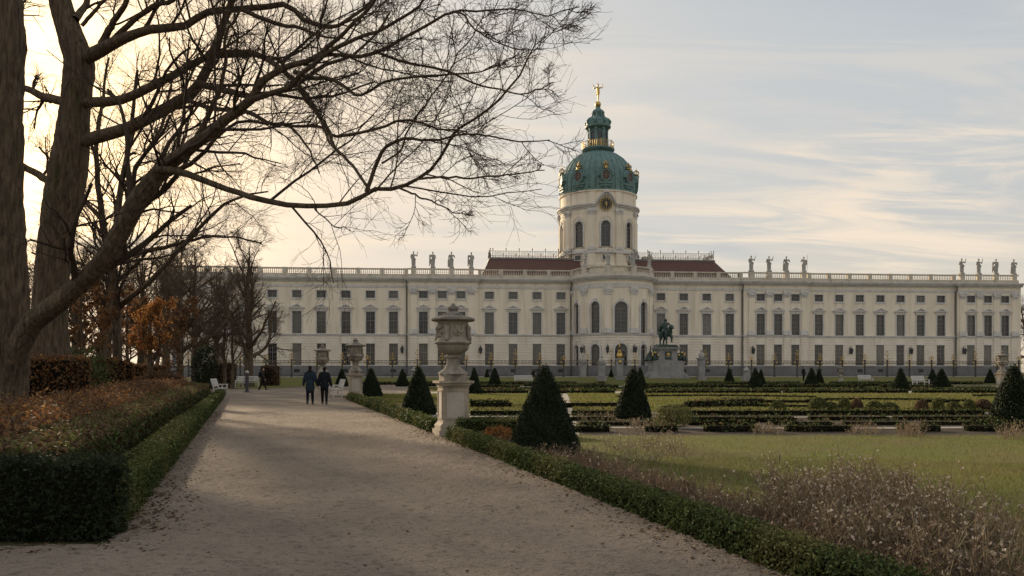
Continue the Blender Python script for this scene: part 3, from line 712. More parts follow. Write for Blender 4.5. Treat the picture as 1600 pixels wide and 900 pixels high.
gl = MB(); gl.prism(ov(0.66,0.82,0), -0.44, -0.36); glm = gl.mesh('pane', pmat('dormer_wood', (0.11,0.05,0.035), (0.06,0.03,0.022), 3, 0.5))
bar = MB(); bar.box(-0.035,0.035,-0.47,-0.43,-0.75,0.75); bar.box(-0.58,0.58,-0.465,-0.44,-0.03,0.03); barm = bar.mesh('glazing_bar', M['sash'])
cr = MB(); cr.lathe([(0.3,1.25),(0.42,1.3),(0.42,1.42),(0.34,1.46),(0.36,1.5)], 12, (0,-0.2))
for k in range(8):
    a = 2*PI*k/8; cr.tube([(0.36*math.cos(a),-0.2+0.36*math.sin(a),1.48),(0.5*math.cos(a),-0.2+0.5*math.sin(a),1.72),(0.34*math.cos(a),-0.2+0.34*math.sin(a),1.98),(0.05*math.cos(a),-0.2+0.05*math.sin(a),2.05)], 0.06, 5)
cr.ell((0,-0.2,2.18),(0.13,0.13,0.14),8,6); cr.box(-0.03,0.03,-0.23,-0.17,2.3,2.5)
cr.ell((0,-0.6,1.12),(0.22,0.12,0.26),8,6)
crm = cr.mesh('gilded_crown', M['gold'], smooth=True)
for k in range(NB):
    th = 2*PI*k/NB; r = 6.12; o = place('dormer', dhm, palace, (r*math.sin(th), TY-r*math.cos(th), 32.75), th)
    place('dormer_frame', frm, o); place('pane', glm, o); place('glazing_bar', barm, o); place('gilded_crown', crm, o)
# lantern
ga = MB(); ga.lathe([(2.2,37.85),(2.45,38.0),(2.75,38.3),(2.75,38.5),(2.1,38.5)], 40, (0,TY)); gao = ga.build('gallery', M['copper'], palace, angle=35)
g = MB()
for z in (38.75, 39.55): g.tube([(2.62*math.cos(2*PI*i/32), TY+2.62*math.sin(2*PI*i/32), z) for i in range(33)], 0.045, 5)
for i in range(48):
    a = 2*PI*i/48; g.tube([(2.62*math.cos(a), TY+2.62*math.sin(a), 38.5),(2.62*math.cos(a), TY+2.62*math.sin(a), 39.7 if i%6 == 0 else 39.55)], 0.09 if i%6 == 0 else 0.035, 5)
tag(g.build('gallery_railing', M['gold'], gao), kind='stuff')
lt = MB(); lt.lathe([(1.42,38.4),(1.42,42.2)], 32, (0,TY)); lo_ = lt.build('lantern', M['copper'], palace, angle=30)
lw = arch_window(0.36, 1.75, surround=True, cols=2, rows=3)
for k in range(8):
    th = 2*PI*k/8
    f2 = bend(1.5, TY, th+PI/8); g = MB(f2); g.box(-0.16,0.16,-0.2,0.2,38.5,41.9); g.box(-0.22,0.22,-0.27,0.1,38.5,38.9); g.box(-0.22,0.22,-0.27,0.1,41.55,41.9); g.build('lantern_pilaster', M['copper'], lo_)
    f3 = bend(1.45, TY, th); g = MB(f3); g.box(-0.36,0.36,-0.03,0.1,39.3,41.2,nx=3); g.build('lantern_pane', M['glass'], lo_)
    g = MB(); frame_ring(g, archo(0.46,0,1.75,8), archo(0.34,0.1,1.75,8), -0.1, 0.05); g.build('lantern_arch', M['copper'], lo_, (1.45*math.sin(th), TY-1.45*math.cos(th), 39.3), th)
cp = MB(); cp.lathe([(1.7,41.85),(2.12,42.1),(2.15,42.35),(1.95,42.45),(1.98,42.8),(1.8,43.25),(1.35,43.55),(0.95,43.75),(0.75,44.1),(0.8,44.4),(0.95,44.7),(0.9,45.0),(0.6,45.2),(0.42,45.35),(0.42,45.6)], 32, (0,TY)); cp.build('lantern_cap', M['copper'], lo_, angle=35)
for k in range(8):
    th = 2*PI*k/8+PI/8; g = MB(); g.tube([(0,-1.95,42.6),(0,-2.1,43.0),(0,-1.75,43.45),(0,-1.15,43.8),(0,-0.95,44.3),(0,-1.0,44.7),(0,-0.6,45.15)], [0.2,0.2,0.17,0.13,0.12,0.13,0.08], 6); g.build('volute', M['copper'], lo_, (0,TY,0), th, smooth=True)
    g = MB(); g.ell((0,-1.75,43.1),(0.42,0.24,0.36),10,6); g.build('bull_eye', M['copper'], lo_, (0,TY,0), 2*PI*k/8, smooth=True)
g = MB(); g.ell((0,TY,46.08),(0.52,0.52,0.52),18,12); g.build('gilded_ball', M['gold'], palace, smooth=True)
# ------------------------------------------------------------------ figures
def statue_mesh(kind, name='statue', mat=None, voxel=0.045):
    """draped standing figure, feet at z = 0.22 on a low plinth, about 2.6 m over all"""
    b = MB()
    b.box(-0.36,0.36,-0.3,0.3,0.0,0.24)
    sway = 0.07 if kind % 2 else -0.07
    b.cap((-0.13,0.02,0.25),(-0.14+sway*0.3,0,1.25),0.17,0.20); b.cap((0.14,-0.05,0.25),(0.13+sway*0.3,-0.02,1.25),0.15,0.20)
    b.cap((0.0,0.06,0.3),(0.0,0.06,1.15),0.24,0.20)
    for i in range(5): a = 0.9*i-1.4; b.cap((0.24*math.sin(a),-0.2*math.cos(a),0.26),(0.2*math.sin(a+0.25)+sway,-0.17*math.cos(a),1.2),0.06,0.05,8)
    b.ell((sway,0,1.38),(0.26,0.2,0.22)); b.ell((sway*0.8,0,1.68),(0.25,0.18,0.26)); b.ell((sway*0.5,-0.02,1.88),(0.29,0.18,0.15))
    b.cap((sway*0.4,0,1.98),(sway*0.3,-0.01,2.14),0.085,0.08); b.ell((sway*0.2,-0.03,2.30),(0.125,0.15,0.175)); b.ell((sway*0.2,0.06,2.36),(0.13,0.12,0.13))
    def arm(sx, el, ha): s = (sx*0.3+sway*0.5, 0, 1.92); b.cap(s, el, 0.105, 0.085); b.cap(el, ha, 0.08, 0.06); b.ell(ha, (0.07,0.07,0.09))
    if kind == 0: arm(1,(0.5,-0.1,1.75),(0.55,-0.2,2.25)); arm(-1,(-0.42,0,1.5),(-0.28,-0.25,1.35)); b.cap((0.55,-0.22,2.1),(0.6,-0.2,2.6),0.045,0.03)
    elif kind == 1: arm(1,(0.42,0.02,1.52),(0.2,-0.28,1.55)); arm(-1,(-0.42,0.05,1.5),(-0.42,-0.15,1.2)); b.cap((-0.42,0.1,1.9),(-0.45,0.15,0.4),0.12,0.09)
    elif kind == 2: arm(1,(0.48,-0.05,1.62),(0.34,-0.25,1.9)); arm(-1,(-0.44,0.03,1.55),(-0.5,-0.1,1.15)); b.cap((-0.5,-0.1,1.15),(-0.46,0,0.3),0.1,0.14)
    else: arm(-1,(-0.48,-0.05,1.65),(-0.42,-0.25,2.05)); arm(1,(0.44,0.02,1.5),(0.48,-0.12,1.18)); b.cap((0.5,-0.1,0.25),(0.52,-0.14,2.75),0.045,0.04)
    b.cap((-0.28,-0.08,1.95),(0.22,-0.2,1.25),0.1,0.12)
    return organic(name, b, mat or M['statue'], voxel, 2)
STM = [statue_mesh(k) for k in range(4)]
ords = ['leftmost', 'second from left', 'third from left', 'rightmost']
for q, (si, wh, kinds) in enumerate([(2, 'of four on the parapet left of the dome', (0,1,2,1)), (5, 'of four on the parapet right of the dome', (0,0,2,3)), (7, 'of four at the right end of the palace', (0,0,1,2))]):
    for i, u in enumerate(PIL[si]):
        p = pl(u, -OFF+0.15, Z_RAIL+0.034)
        o = place('roof_statue', STM[kinds[i]], None, tuple(p), ROT+random.uniform(-0.25,0.25), (1,1,1.0+0.03*random.random()))
        tag(o, 'grey stone statue, %s %s' % (ords[i], wh), 'statue', 'statues along the roof parapet')
for i, (x, y, z) in enumerate(STAT_R):
    p = pl(x, y, z); o = place('roof_statue', STM[(1,0,2,0)[i]], None, tuple(p), ROT+R_(-54+36*i))
    tag(o, 'pale stone statue on the round balcony below the tower, %s of four' % ords[i], 'statue', 'statues along the roof parapet')
# gilded figure on the ball
b = MB()
b.cap((0.0,0,0.05),(0.05,0,0.8),0.09,0.13); b.cap((0.05,0,0.8),(0.07,0,1.5),0.13,0.22); b.cap((0.1,0.25,0.6),(0.1,0.05,1.45),0.08,0.2)
b.ell((0.07,0,1.6),(0.27,0.22,0.28)); b.ell((0.04,0,2.0),(0.27,0.2,0.32)); b.ell((0.02,0,2.3),(0.33,0.18,0.15))
b.cap((0,0,2.4),(0,0,2.62),0.09,0.09); b.ell((0,-0.02,2.78),(0.15,0.17,0.2)); b.ell((0,0.02,2.95),(0.12,0.12,0.14))
b.cap((0.3,0,2.32),(0.68,-0.05,2.3),0.11,0.09); b.cap((0.68,-0.05,2.3),(0.78,-0.05,2.8),0.09,0.06)
b.cap((-0.3,0,2.32),(-0.66,0,2.15),0.11,0.09); b.cap((-0.66,0,2.15),(-0.74,-0.1,2.55),0.09,0.07); b.cap((-0.74,-0.1,2.5),(-0.95,0,2.85),0.1,0.03)
b.cap((0.72,0.05,2.75),(0.86,0,3.0),0.09,0.03); b.cap((-0.1,0.15,2.2),(-0.2,0.3,1.2),0.12,0.08)
p = pl(0, TY, 46.56)
tag(place('gilded_figure', organic('gilded_figure', b, M['gold'], 0.045, 2), None, tuple(p), ROT), 'gilded dancing figure with raised arms on top of the dome', 'statue')

# ------------------------------------------------------------------ equestrian monument on the terrace
TZ = 0.75
mp_ = pd(1040, 101.5, TZ)
mon = empty('equestrian_monument', tuple(mp_), R_(4)); mon.scale = (0.93,0.93,0.93); tag(mon, 'dark bronze horseman on a grey marble pedestal before the palace', 'monument')
b = MB(); b.box(-2.75,2.75,-2.2,2.2,-0.6,0.22); b.box(-2.5,2.5,-2.0,2.0,0.22,0.42); b.build('step', M['marble'], mon)
b = MB(); b.prism([(-2.3,0.42),(2.3,0.42),(2.25,0.62),(2.08,0.78),(2.05,1.98),(2.2,2.1),(2.2,2.25),(-2.2,2.25),(-2.2,2.1),(-2.05,1.98),(-2.08,0.78),(-2.25,0.62)], -1.7, 1.7); b.build('lower_pedestal', M['marble'], mon)
b = MB(); b.box(-1.3,1.3,-1.35,1.35,2.25,3.75); b.box(-1.5,1.5,-1.55,1.55,3.75,3.9); b.box(-1.62,1.62,-1.65,1.65,3.9,4.05); b.build('upper_pedestal', M['marble'], mon)
b = MB(); b.box(-0.45,0.45,-1.42,-1.34,2.4,3.5); b.build('inscription_plaque', M['bronze'], mon)
b = MB(); b.box(-0.18,0.18,-1.47,-1.41,3.0,3.3); b.box(-0.28,0.28,-1.46,-1.41,2.82,2.9); b.build('gilded_relief', M['gold'], mon)
b = MB(); b.prism([(-1.5,4.05),(1.5,4.05),(1.15,4.4),(-1.15,4.45)], -1.5, 1.5); b.build('bronze_base', M['bronze'], mon)
# horse seen almost head on, walking towards us; local -y is forward
h = MB(); z0 = 4.42
h.ell((0,0.0,z0+1.62),(0.46,0.95,0.50)); h.ell((0,-0.75,z0+1.62),(0.42,0.42,0.52)); h.ell((0,0.75,z0+1.7),(0.46,0.45,0.5))
h.cap((0,-0.95,z0+1.8),(0.06,-1.35,z0+2.5),0.36,0.22); h.cap((0.06,-1.35,z0+2.55),(0.12,-1.85,z0+2.2),0.2,0.12)
for sx in (-1,1): h.cap((0.06+sx*0.09,-1.3,z0+2.68),(0.06+sx*0.11,-1.3,z0+2.88),0.05,0.02,6)
def leg(x, pts, rs):
    for i in range(len(pts)-1): h.cap((x,pts[i][0],z0+pts[i][1]),(x,pts[i+1][0],z0+pts[i+1][1]),rs[i],rs[i+1],10)
leg(-0.25,[(-0.75,1.4),(-0.8,0.75),(-0.78,0.2),(-0.86,0.06)],[0.22,0.12,0.09,0.12]); leg(0.25,[(-0.8,1.4),(-1.2,1.0),(-1.05,0.5),(-1.15,0.38)],[0.22,0.13,0.09,0.11])
leg(-0.27,[(0.8,1.5),(0.6,0.95),(0.95,0.6),(0.85,0.06)],[0.3,0.17,0.1,0.12]); leg(0.27,[(0.85,1.5),(0.8,0.95),(1.2,0.6),(1.15,0.06)],[0.3,0.17,0.1,0.12])
h.cap((0,1.2,z0+1.95),(0,1.5,z0+1.2),0.14,0.18); h.cap((0,1.5,z0+1.2),(0,1.5,z0+0.6),0.17,0.05)
place('horse', organic('horse', h, M['bronze'], 0.05, 3), mon, (0,0,0), R_(14), (1.25,1.0,1.0))
r = MB()
r.ell((0,0.05,z0+2.3),(0.33,0.3,0.25)); r.ell((0,0.08,z0+2.75),(0.33,0.25,0.36)); r.ell((0,0.08,z0+3.02),(0.36,0.22,0.16)); r.cap((0,0.05,z0+3.1),(0,0.02,z0+3.3),0.11,0.1); r.ell((0.02,-0.02,z0+3.42),(0.16,0.18,0.2)); r.ell((0.02,0.05,z0+3.4),(0.2,0.2,0.2))
for sx in (-1,1):
    r.cap((sx*0.25,-0.05,z0+2.2),(sx*0.55,-0.4,z0+1.75),0.2,0.15); r.cap((sx*0.55,-0.4,z0+1.75),(sx*0.55,-0.2,z0+1.05),0.14,0.1); r.cap((sx*0.55,-0.2,z0+1.0),(sx*0.57,-0.45,z0+0.95),0.09,0.07)
r.cap((0.36,0.08,z0+3.0),(0.62,-0.1,z0+2.6),0.13,0.1); r.cap((0.62,-0.1,z0+2.6),(0.55,-0.55,z0+2.7),0.1,0.08); r.cap((-0.36,0.08,z0+3.0),(-0.5,-0.1,z0+2.55),0.13,0.1); r.cap((-0.5,-0.1,z0+2.55),(-0.15,-0.5,z0+2.45),0.1,0.08)
r.cap((-0.2,0.3,z0+2.9),(-0.35,0.75,z0+2.1),0.25,0.3); r.cap((0.2,0.3,z0+2.9),(0.25,0.7,z0+2.1),0.22,0.28); r.cap((0.55,-0.55,z0+2.7),(0.75,-0.75,z0+2.5),0.06,0.05)
place('rider', organic('rider', r, M['bronze'], 0.045, 2), mon, (0,0,0), R_(14), (1.2,1.0,1.0))
# seated captives at the corners with gilded trappings
for i, (sx, sy) in enumerate(((-1,-1),(1,-1),(-1,1),(1,1))):
    c = MB()
    c.ell((0,0,0.3),(0.42,0.4,0.3)); c.ell((sx*0.05,0.0,0.75),(0.3,0.24,0.4)); c.ell((sx*0.12,-0.05,1.22),(0.15,0.16,0.19)); c.cap((0,0,0.3),(sx*0.55,sy*0.2,0.5),0.18,0.14); c.cap((sx*0.55,sy*0.2,0.5),(sx*0.7,sy*0.25,-0.05),0.13,0.1)
    c.cap((0,0,0.3),(sx*0.2,sy*0.55,0.45),0.18,0.14); c.cap((sx*0.2,sy*0.55,0.45),(sx*0.3,sy*0.65,-0.02),0.13,0.1); c.cap((-sx*0.2,0,0.98),(-sx*0.42,0.05,0.55),0.12,0.09); c.cap((sx*0.3,0,0.98),(sx*0.55,0,0.7),0.12,0.08); c.ell((sx*0.6,0.1,0.12),(0.45,0.35,0.2))
    co = place('captive_figure', organic('captive_figure', c, M['bronze'], 0.05, 2), mon, (sx*1.75, sy*1.25, 2.28))
    g = MB(); g.ell((sx*0.1,sy*0.3,1.05),(0.2,0.1,0.16)); g.ell((-sx*0.3,sy*0.3,0.7),(0.12,0.1,0.22)); g.ell((sx*0.45,sy*0.35,0.75),(0.11,0.08,0.3)); g.build('gilded_trappings', M['gold'], co, smooth=True)

# ------------------------------------------------------------------ fence with gilded ornaments along the terrace
FY = -16.0
fence = empty('garden_fence', tuple(pl(0, FY, TZ)), ROT); tag(fence, 'thin iron fence with gilded ornaments along the palace terrace', 'fence')
posts = np.arange(-58.0, 70.1, 3.2)
orn = []
for v in range(3):
    g = MB(); H = (0.8, 1.3, 0.5)[v]
    g.tube([(0,0,2.2),(0,0,2.2+H)], 0.035, 6)
    for z, w in ((2.25,0.34),(2.2+H*0.55,0.26)):
        for sx in (-1,1): g.tube([(0,0,z),(sx*w*0.6,0,z+0.05),(sx*w,0,z+0.22),(sx*w*0.75,0,z+0.36),(sx*w*0.5,0,z+0.26)], [0.04,0.038,0.035,0.03,0.03], 5)
    g.ell((0,0,2.2+H),(0.09,0.08,0.15),8,6); g.ell((0,0,2.35),(0.09,0.06,0.13),8,6)
    for sx in (-1,1): g.ell((sx*0.28,0,1.92),(0.14,0.07,0.15),8,5); g.ell((sx*0.16,0,1.45),(0.08,0.05,0.16),6,5)
    g.tube([(0,-0.02,0.9),(0,-0.02,2.2)], 0.045, 5)
    orn.append(g.mesh('gilded_ornament', M['gold'], smooth=True))
pm = MB(); pm.box(-0.07,0.07,-0.07,0.07,-0.1,2.2); pm.box(-0.11,0.11,-0.11,0.11,-0.1,0.25); pm.box(-0.1,0.1,-0.1,0.1,2.2,2.28); pm = pm.mesh('post', M['iron'])
pn = MB(); 
for z in (0.25, 1.85, 2.16): pn.box(0.08,3.12,-0.025,0.025,z-0.025,z+0.025)
for i in range(20):
    x = 0.16+2.9*i/19; pn.box(x-0.011,x+0.011,-0.011,0.011,0.0,2.16)
pnm = pn.mesh('bar_panel', M['iron'])
gd = MB()
for i in range(6):
    x = 0.4+2.4*i/5; gd.tube([(x-0.1,0,1.9),(x-0.05,0,2.1),(x,0,1.95),(x+0.05,0,2.1),(x+0.1,0,1.9)], 0.03, 4)
gdm = gd.mesh('gilded_frieze', M['gold'], smooth=True)
for i, u in enumerate(posts):
    o = place('post', pm, fence, (u,0,0)); place('gilded_ornament', orn[(0,1,0,2)[i%4]], o, (0,0,0))
    if i < len(posts)-1: q = tag(place('bar_panel', pnm, fence, (u,0,0)), kind='stuff'); place('gilded_frieze', gdm, q)

# herms and small pedestals in front of the fence
def herm(px, d, H, gold, label, stat=False, z=TZ):
    e = empty('stone_herm', tuple(pd(px, d, z)), ROT); tag(e, label, 'statue')
    b = MB(); b.box(-0.5,0.5,-0.5,0.5,-0.4,0.2); b.prism([(-0.34,0.2),(0.34,0.2),(0.42,H*0.62),(-0.42,H*0.62)], -0.34, 0.34); b.box(-0.5,0.5,-0.45,0.45,H*0.62,H*0.68); b.build('pillar', M['marble'], e)
    c = MB(); c.ell((0,0,H*0.76),(0.4,0.28,H*0.12)); c.ell((0,-0.02,H*0.92),(0.17,0.18,0.22)); c.cap((0,0,H*0.8),(0,0,H*0.9),0.12,0.1)
    place('bust', organic('bust', c, M['gold'] if gold else M['statue'], 0.04, 2), e)
    if gold:
        g = MB(); g.ell((0,-0.36,H*0.55),(0.2,0.08,0.3)); g.tube([(-0.45,0,H*0.7),(-0.25,-0.1,H*0.85),(0,0,H*0.98)], 0.07, 6); g.tube([(0.45,0,H*0.7),(0.25,-0.1,H*0.85),(0,0,H*0.98)], 0.07, 6); g.tube([(0,0,H*0.95),(0,0,H*1.28)], [0.12,0.05], 6); g.build('gilding', M['gold'], e, smooth=True)
herm(940, 96.5, 2.7, False, 'pale stone bust on a pillar left of the gilded herm')
herm(968, 98.5, 3.5, True, 'tall pale herm with gilded head before the rotunda door')
herm(1096, 99.5, 3.6, False, 'slender stone herm just right of the bronze horseman')
herm(911, 103.0, 3.0, False, 'small weathered stone herm left of the rotunda')
herm(1166, 98.0, 1.25, False, 'low white stone bust on the terrace right of the horseman')
herm(647, 99.5, 1.2, False, 'low white stone bust on the terrace left of the near urn')

# wall lanterns
def wall_lantern(u, y, z, rz, label):
    e = empty('wall_lantern', tuple(pl(u, y, z)), ROT+rz); tag(e, label, 'lantern', 'lanterns on the palace wall')
    b = MB(); b.box(-0.1,0.1,-0.06,0.0,-0.35,0.7); b.tube([(0,-0.03,0.6),(0,-0.3,0.85),(0,-0.55,0.7),(0,-0.55,0.5)], 0.04, 6); b.build('bracket', M['iron'], e)
    c = MB(); c.lathe([(0.05,0.55),(0.28,0.36),(0.27,0.32),(0.17,-0.3),(0.1,-0.36),(0.05,-0.5)], 6, (0,-0.55)); c.build('lamp_housing', M['iron'], e)
for u, y, rz, lab in ((-31.9,0,0,'dark wall lantern beside the far left downpipe'), (-20.2,0,0,'dark wall lantern right behind the near urn'), (21.9,-OFF-0.16,0,'dark wall lantern by the downpipe right of the horseman'),
        (38.0,0,0,'dark wall lantern between windows above the white garden urn'), (47.9,0,0,'dark wall lantern in the middle of the right wing'), (56.4,-OFF-0.16,0,'dark wall lantern on the right end bay')):
    wall_lantern(u, y-0.01, 4.6, rz, lab)
for k, lab in ((-54,'dark lantern left of the rotunda side arch'), (-18,'dark lantern on the rotunda just left of the door'), (18,'dark lantern on the rotunda just right of the door'), (54,'dark lantern at the right edge of the rotunda')):
    a = R_(k); wall_lantern((RR+0.04)*math.sin(a), -(RR+0.04)*math.cos(a), 4.6, a, lab)

# ------------------------------------------------------------------ urns on pedestals
def urn(loc, rz, label, hi=False, s=1.0, relief=True):
    e = empty('stone_urn', tuple(loc), rz); tag(e, label, 'urn', 'stone urns along the garden walks'); e.scale = (s,s,s)
    pe = MB(); pe.box(-0.55,0.55,-0.55,0.55,-0.05,0.16); pe.box(-0.50,0.50,-0.50,0.50,0.16,0.27); pe.prism([(-0.50,0.27),(0.50,0.27),(0.415,0.36),(-0.415,0.36)], -0.46, 0.46)
    pe.box(-0.405,0.405,-0.405,0.405,0.35,1.34); pe.box(-0.43,0.43,-0.43,0.43,1.34,1.39); pe.prism([(-0.43,1.39),(0.43,1.39),(0.52,1.46),(-0.52,1.46)], -0.5, 0.5); pe.box(-0.545,0.545,-0.545,0.545,1.46,1.52)
    def sq(mb, k=0.77): mb.v = [(x*k, y*k, z*0.85) for x, y, z in mb.v]; return mb
    def uz(mb, k=1.0): mb.v = [(x*k, y*k, 1.292+(z-1.52)*0.88) for x, y, z in mb.v]; return mb
    po = sq(pe).build('pedestal', M['ped'], e)
    for k in range(4):
        f = MB(); frame_ring(f, rect(0.335,0.45,1.27), rect(0.285,0.50,1.22), -0.43, -0.39); sq(f).build('panel_moulding', M['ped'], po, rz=k*PI/2)
        f = MB(); f.box(-0.283,0.283,-0.409,-0.40,0.503,1.217); sq(f).build('panel', M['pedpanel'], po, rz=k*PI/2)
    n = 48 if hi else 24
    pf = MB(); pf.box(-0.37,0.37,-0.37,0.37,1.52,1.70); uz(pf,0.77).build('plinth', M['urn'], e)
    ft = MB(); ft.lathe([(0.36,1.70),(0.35,1.75),(0.30,1.78),(0.22,1.85),(0.165,1.95),(0.145,2.07),(0.16,2.13),(0.21,2.15),(0.215,2.19),(0.15,2.22),(0.15,2.26)], n); uz(ft).build('foot', M['urn'], e, angle=50)
    fl = (lambda a, z: 1+0.035*math.cos(24*a)) 
    bw = MB(); bw.lathe([(0.15,2.24),(0.26,2.28),(0.345,2.36),(0.375,2.45),(0.375,2.50)], 96 if hi else 48, flute=fl); uz(bw).build('gadrooned_bowl', M['urn'], e, angle=60)
    bd = MB(); bd.lathe([(0.37,2.50),(0.42,2.52),(0.435,2.56),(0.40,2.60),(0.36,2.66),(0.335,2.74),(0.335,2.95),(0.345,3.06),(0.36,3.13)], n); uz(bd,1.03).build('body', M['urn'], e, angle=50)
    ld = MB(); ld.lathe([(0.36,3.13),(0.50,3.14),(0.53,3.17),(0.51,3.215),(0.36,3.27),(0.24,3.30),(0.23,3.34),(0.17,3.37),(0.12,3.39),(0.10,3.43)], n, flute=(lambda a, z: 1+(0.012*math.cos(18*a) if z > 3.15 else 0))); lo = uz(ld).build('lid', M['lidstone'], e, angle=45)
    fi = MB(); fi.lathe([(0.08,3.42),(0.13,3.45),(0.14,3.50),(0.09,3.555),(0.06,3.57),(0.05,3.60),(0.02,3.63)], 16); uz(fi).build('finial', M['lidstone'], lo, smooth=True)
    if relief:
        for k in range(4):
            g = MB(); rn = random.Random(k)
            for _ in range(16):
                a = rn.uniform(-0.30,0.30); z = 2.86+rn.uniform(-0.13,0.15)-abs(a)*0.1; r = 0.335
                g.ell((r*math.sin(a), -r*math.cos(a), z), (rn.uniform(0.025,0.06), 0.045, rn.uniform(0.025,0.06)), 8, 6)
            g.cap((0.0,-0.35,3.08),(0.0,-0.36,2.94),0.02,0.03,8); uz(g,1.03).build('carved_relief', M['urn'], e, rz=k*PI/2+R_(12), smooth=True)
            g = MB(); g.tube([(0,-0.34,3.02),(0,-0.40,2.95),(0,-0.39,2.8),(0,-0.42,2.66),(0,-0.44,2.6)], [0.05,0.06,0.045,0.055,0.03], 8); uz(g).build('scroll_handle', M['urn'], e, rz=k*PI/2+R_(57), smooth=True)
PATH_RZ = R_(16.5)
urn(gp(708, 679), PATH_RZ, 'large lidded stone urn on a tall pedestal at the near path edge', True, 1.0)
urn(pd(555.5, 43.5), PATH_RZ, 'second lidded urn along the path, just right of the walking pair', False, 1.06)
urn(pd(504, 51.0), PATH_RZ, 'third urn along the path, seen above the walking pair', False, 1.03)
urn(pd(1566, 67.0), ROT, 'lidded urn on a pedestal at the far right of the parterre', False, 1.03)
urn(pd(1314, 92.0), ROT, 'small white urn in the middle of the right parterre', False, 0.68)

# ------------------------------------------------------------------ white garden benches
def bench(loc, rz, label, L=1.9):
    """local -y is the front"""
    e = empty('garden_bench', tuple(loc), rz); tag(e, label, 'bench', 'white garden benches')
    for k in range(5): b = MB(); y = -0.42+0.105*k; b.box(-L/2,L/2,y,y+0.085,0.43,0.465); b.build('seat_slat', M['white'], e)
    for sx in (-1,1):
        x = sx*(L/2-0.08); b = MB(); b.box(x-0.035,x+0.035,-0.42,-0.35,0,0.66); b.build('leg', M['white'], e)
        b = MB(); b.add([(x-0.035,0.08,0),(x+0.035,0.08,0),(x+0.035,0.16,0),(x-0.035,0.16,0),(x-0.035,0.08,0.45),(x+0.035,0.08,0.45),(x+0.035,0.16,0.45),(x-0.035,0.16,0.45),(x-0.035,0.27,1.05),(x+0.035,0.27,1.05),(x+0.035,0.33,1.05),(x-0.035,0.33,1.05)],
            [(0,1,2,3),(0,1,5,4),(1,2,6,5),(2,3,7,6),(3,0,4,7),(4,5,9,8),(5,6,10,9),(6,7,11,10),(7,4,8,11),(8,9,10,11)]); b.build('leg', M['white'], e)
        b = MB(); b.box(x-0.05,x+0.05,-0.46,0.2,0.66,0.70); b.build('armrest', M['white'], e)
        b = MB(); b.box(x-0.03,x+0.03,-0.35,0.08,0.36,0.425); b.build('seat_rail', M['white'], e)
    for z in (0.60, 1.0): y = 0.1+(z-0.45)*0.30; b = MB(); b.box(-L/2+0.12,L/2-0.12,y,y+0.04,z-0.04,z+0.05); b.build('back_rail', M['white'], e)
    n = int(L/0.13)
    for k in range(n):
        x = -L/2+0.2+(L-0.4)*k/(n-1); b = MB(); b.add([(x-0.025,0.13,0.6),(x+0.025,0.13,0.6),(x+0.025,0.16,0.6),(x-0.025,0.16,0.6),(x-0.025,0.25,0.99),(x+0.025,0.25,0.99),(x+0.025,0.28,0.99),(x-0.025,0.28,0.99)], [(0,1,2,3),(4,5,6,7),(0,1,5,4),(1,2,6,5),(2,3,7,6),(3,0,4,7)]); b.build('back_slat', M['white'], e)
bench(pd(341, 50.5), R_(100), 'white wooden bench at the end of the left hedge')
bench(pd(372, 74.0), R_(70), 'white bench beneath the bare tree behind the bollard')
bench(pd(391, 76.0), R_(20), 'white bench to the right of the bare trunk', 1.6)
bench(pd(528, 47.5), R_(-70), 'white bench just left of the second urn')
bench(pd(818, 92.0), R_(8), 'far white bench in front of the palace left wing', 2.2)
bench(pd(1437, 80.0), R_(25), 'white bench between two cones in the right parterre', 1.9)
bench(pd(1352, 98.0), R_(5), 'tiny white bench by the fence below the right wing', 1.7)

# bollard
e = empty('bollard', tuple(pd(386, 57.5))); tag(e, 'dark wooden post bollard standing on the gravel', 'bollard')
b = MB(); b.lathe([(0.13,0.0),(0.125,0.1),(0.12,1.28),(0.14,1.3),(0.14,1.36)], 14); b.build('post', M['iron'], e, angle=40)
b = MB(); b.lathe([(0.12,1.36),(0.15,1.42),(0.13,1.5),(0.07,1.56),(0.02,1.58)], 14); b.build('knob', M['statue'], e, smooth=True)
b = MB(); b.lathe([(0.26,0.0),(0.26,0.04),(0.18,0.07),(0.14,0.08)], 14); b.build('base_ring', M['iron'], e, angle=40)

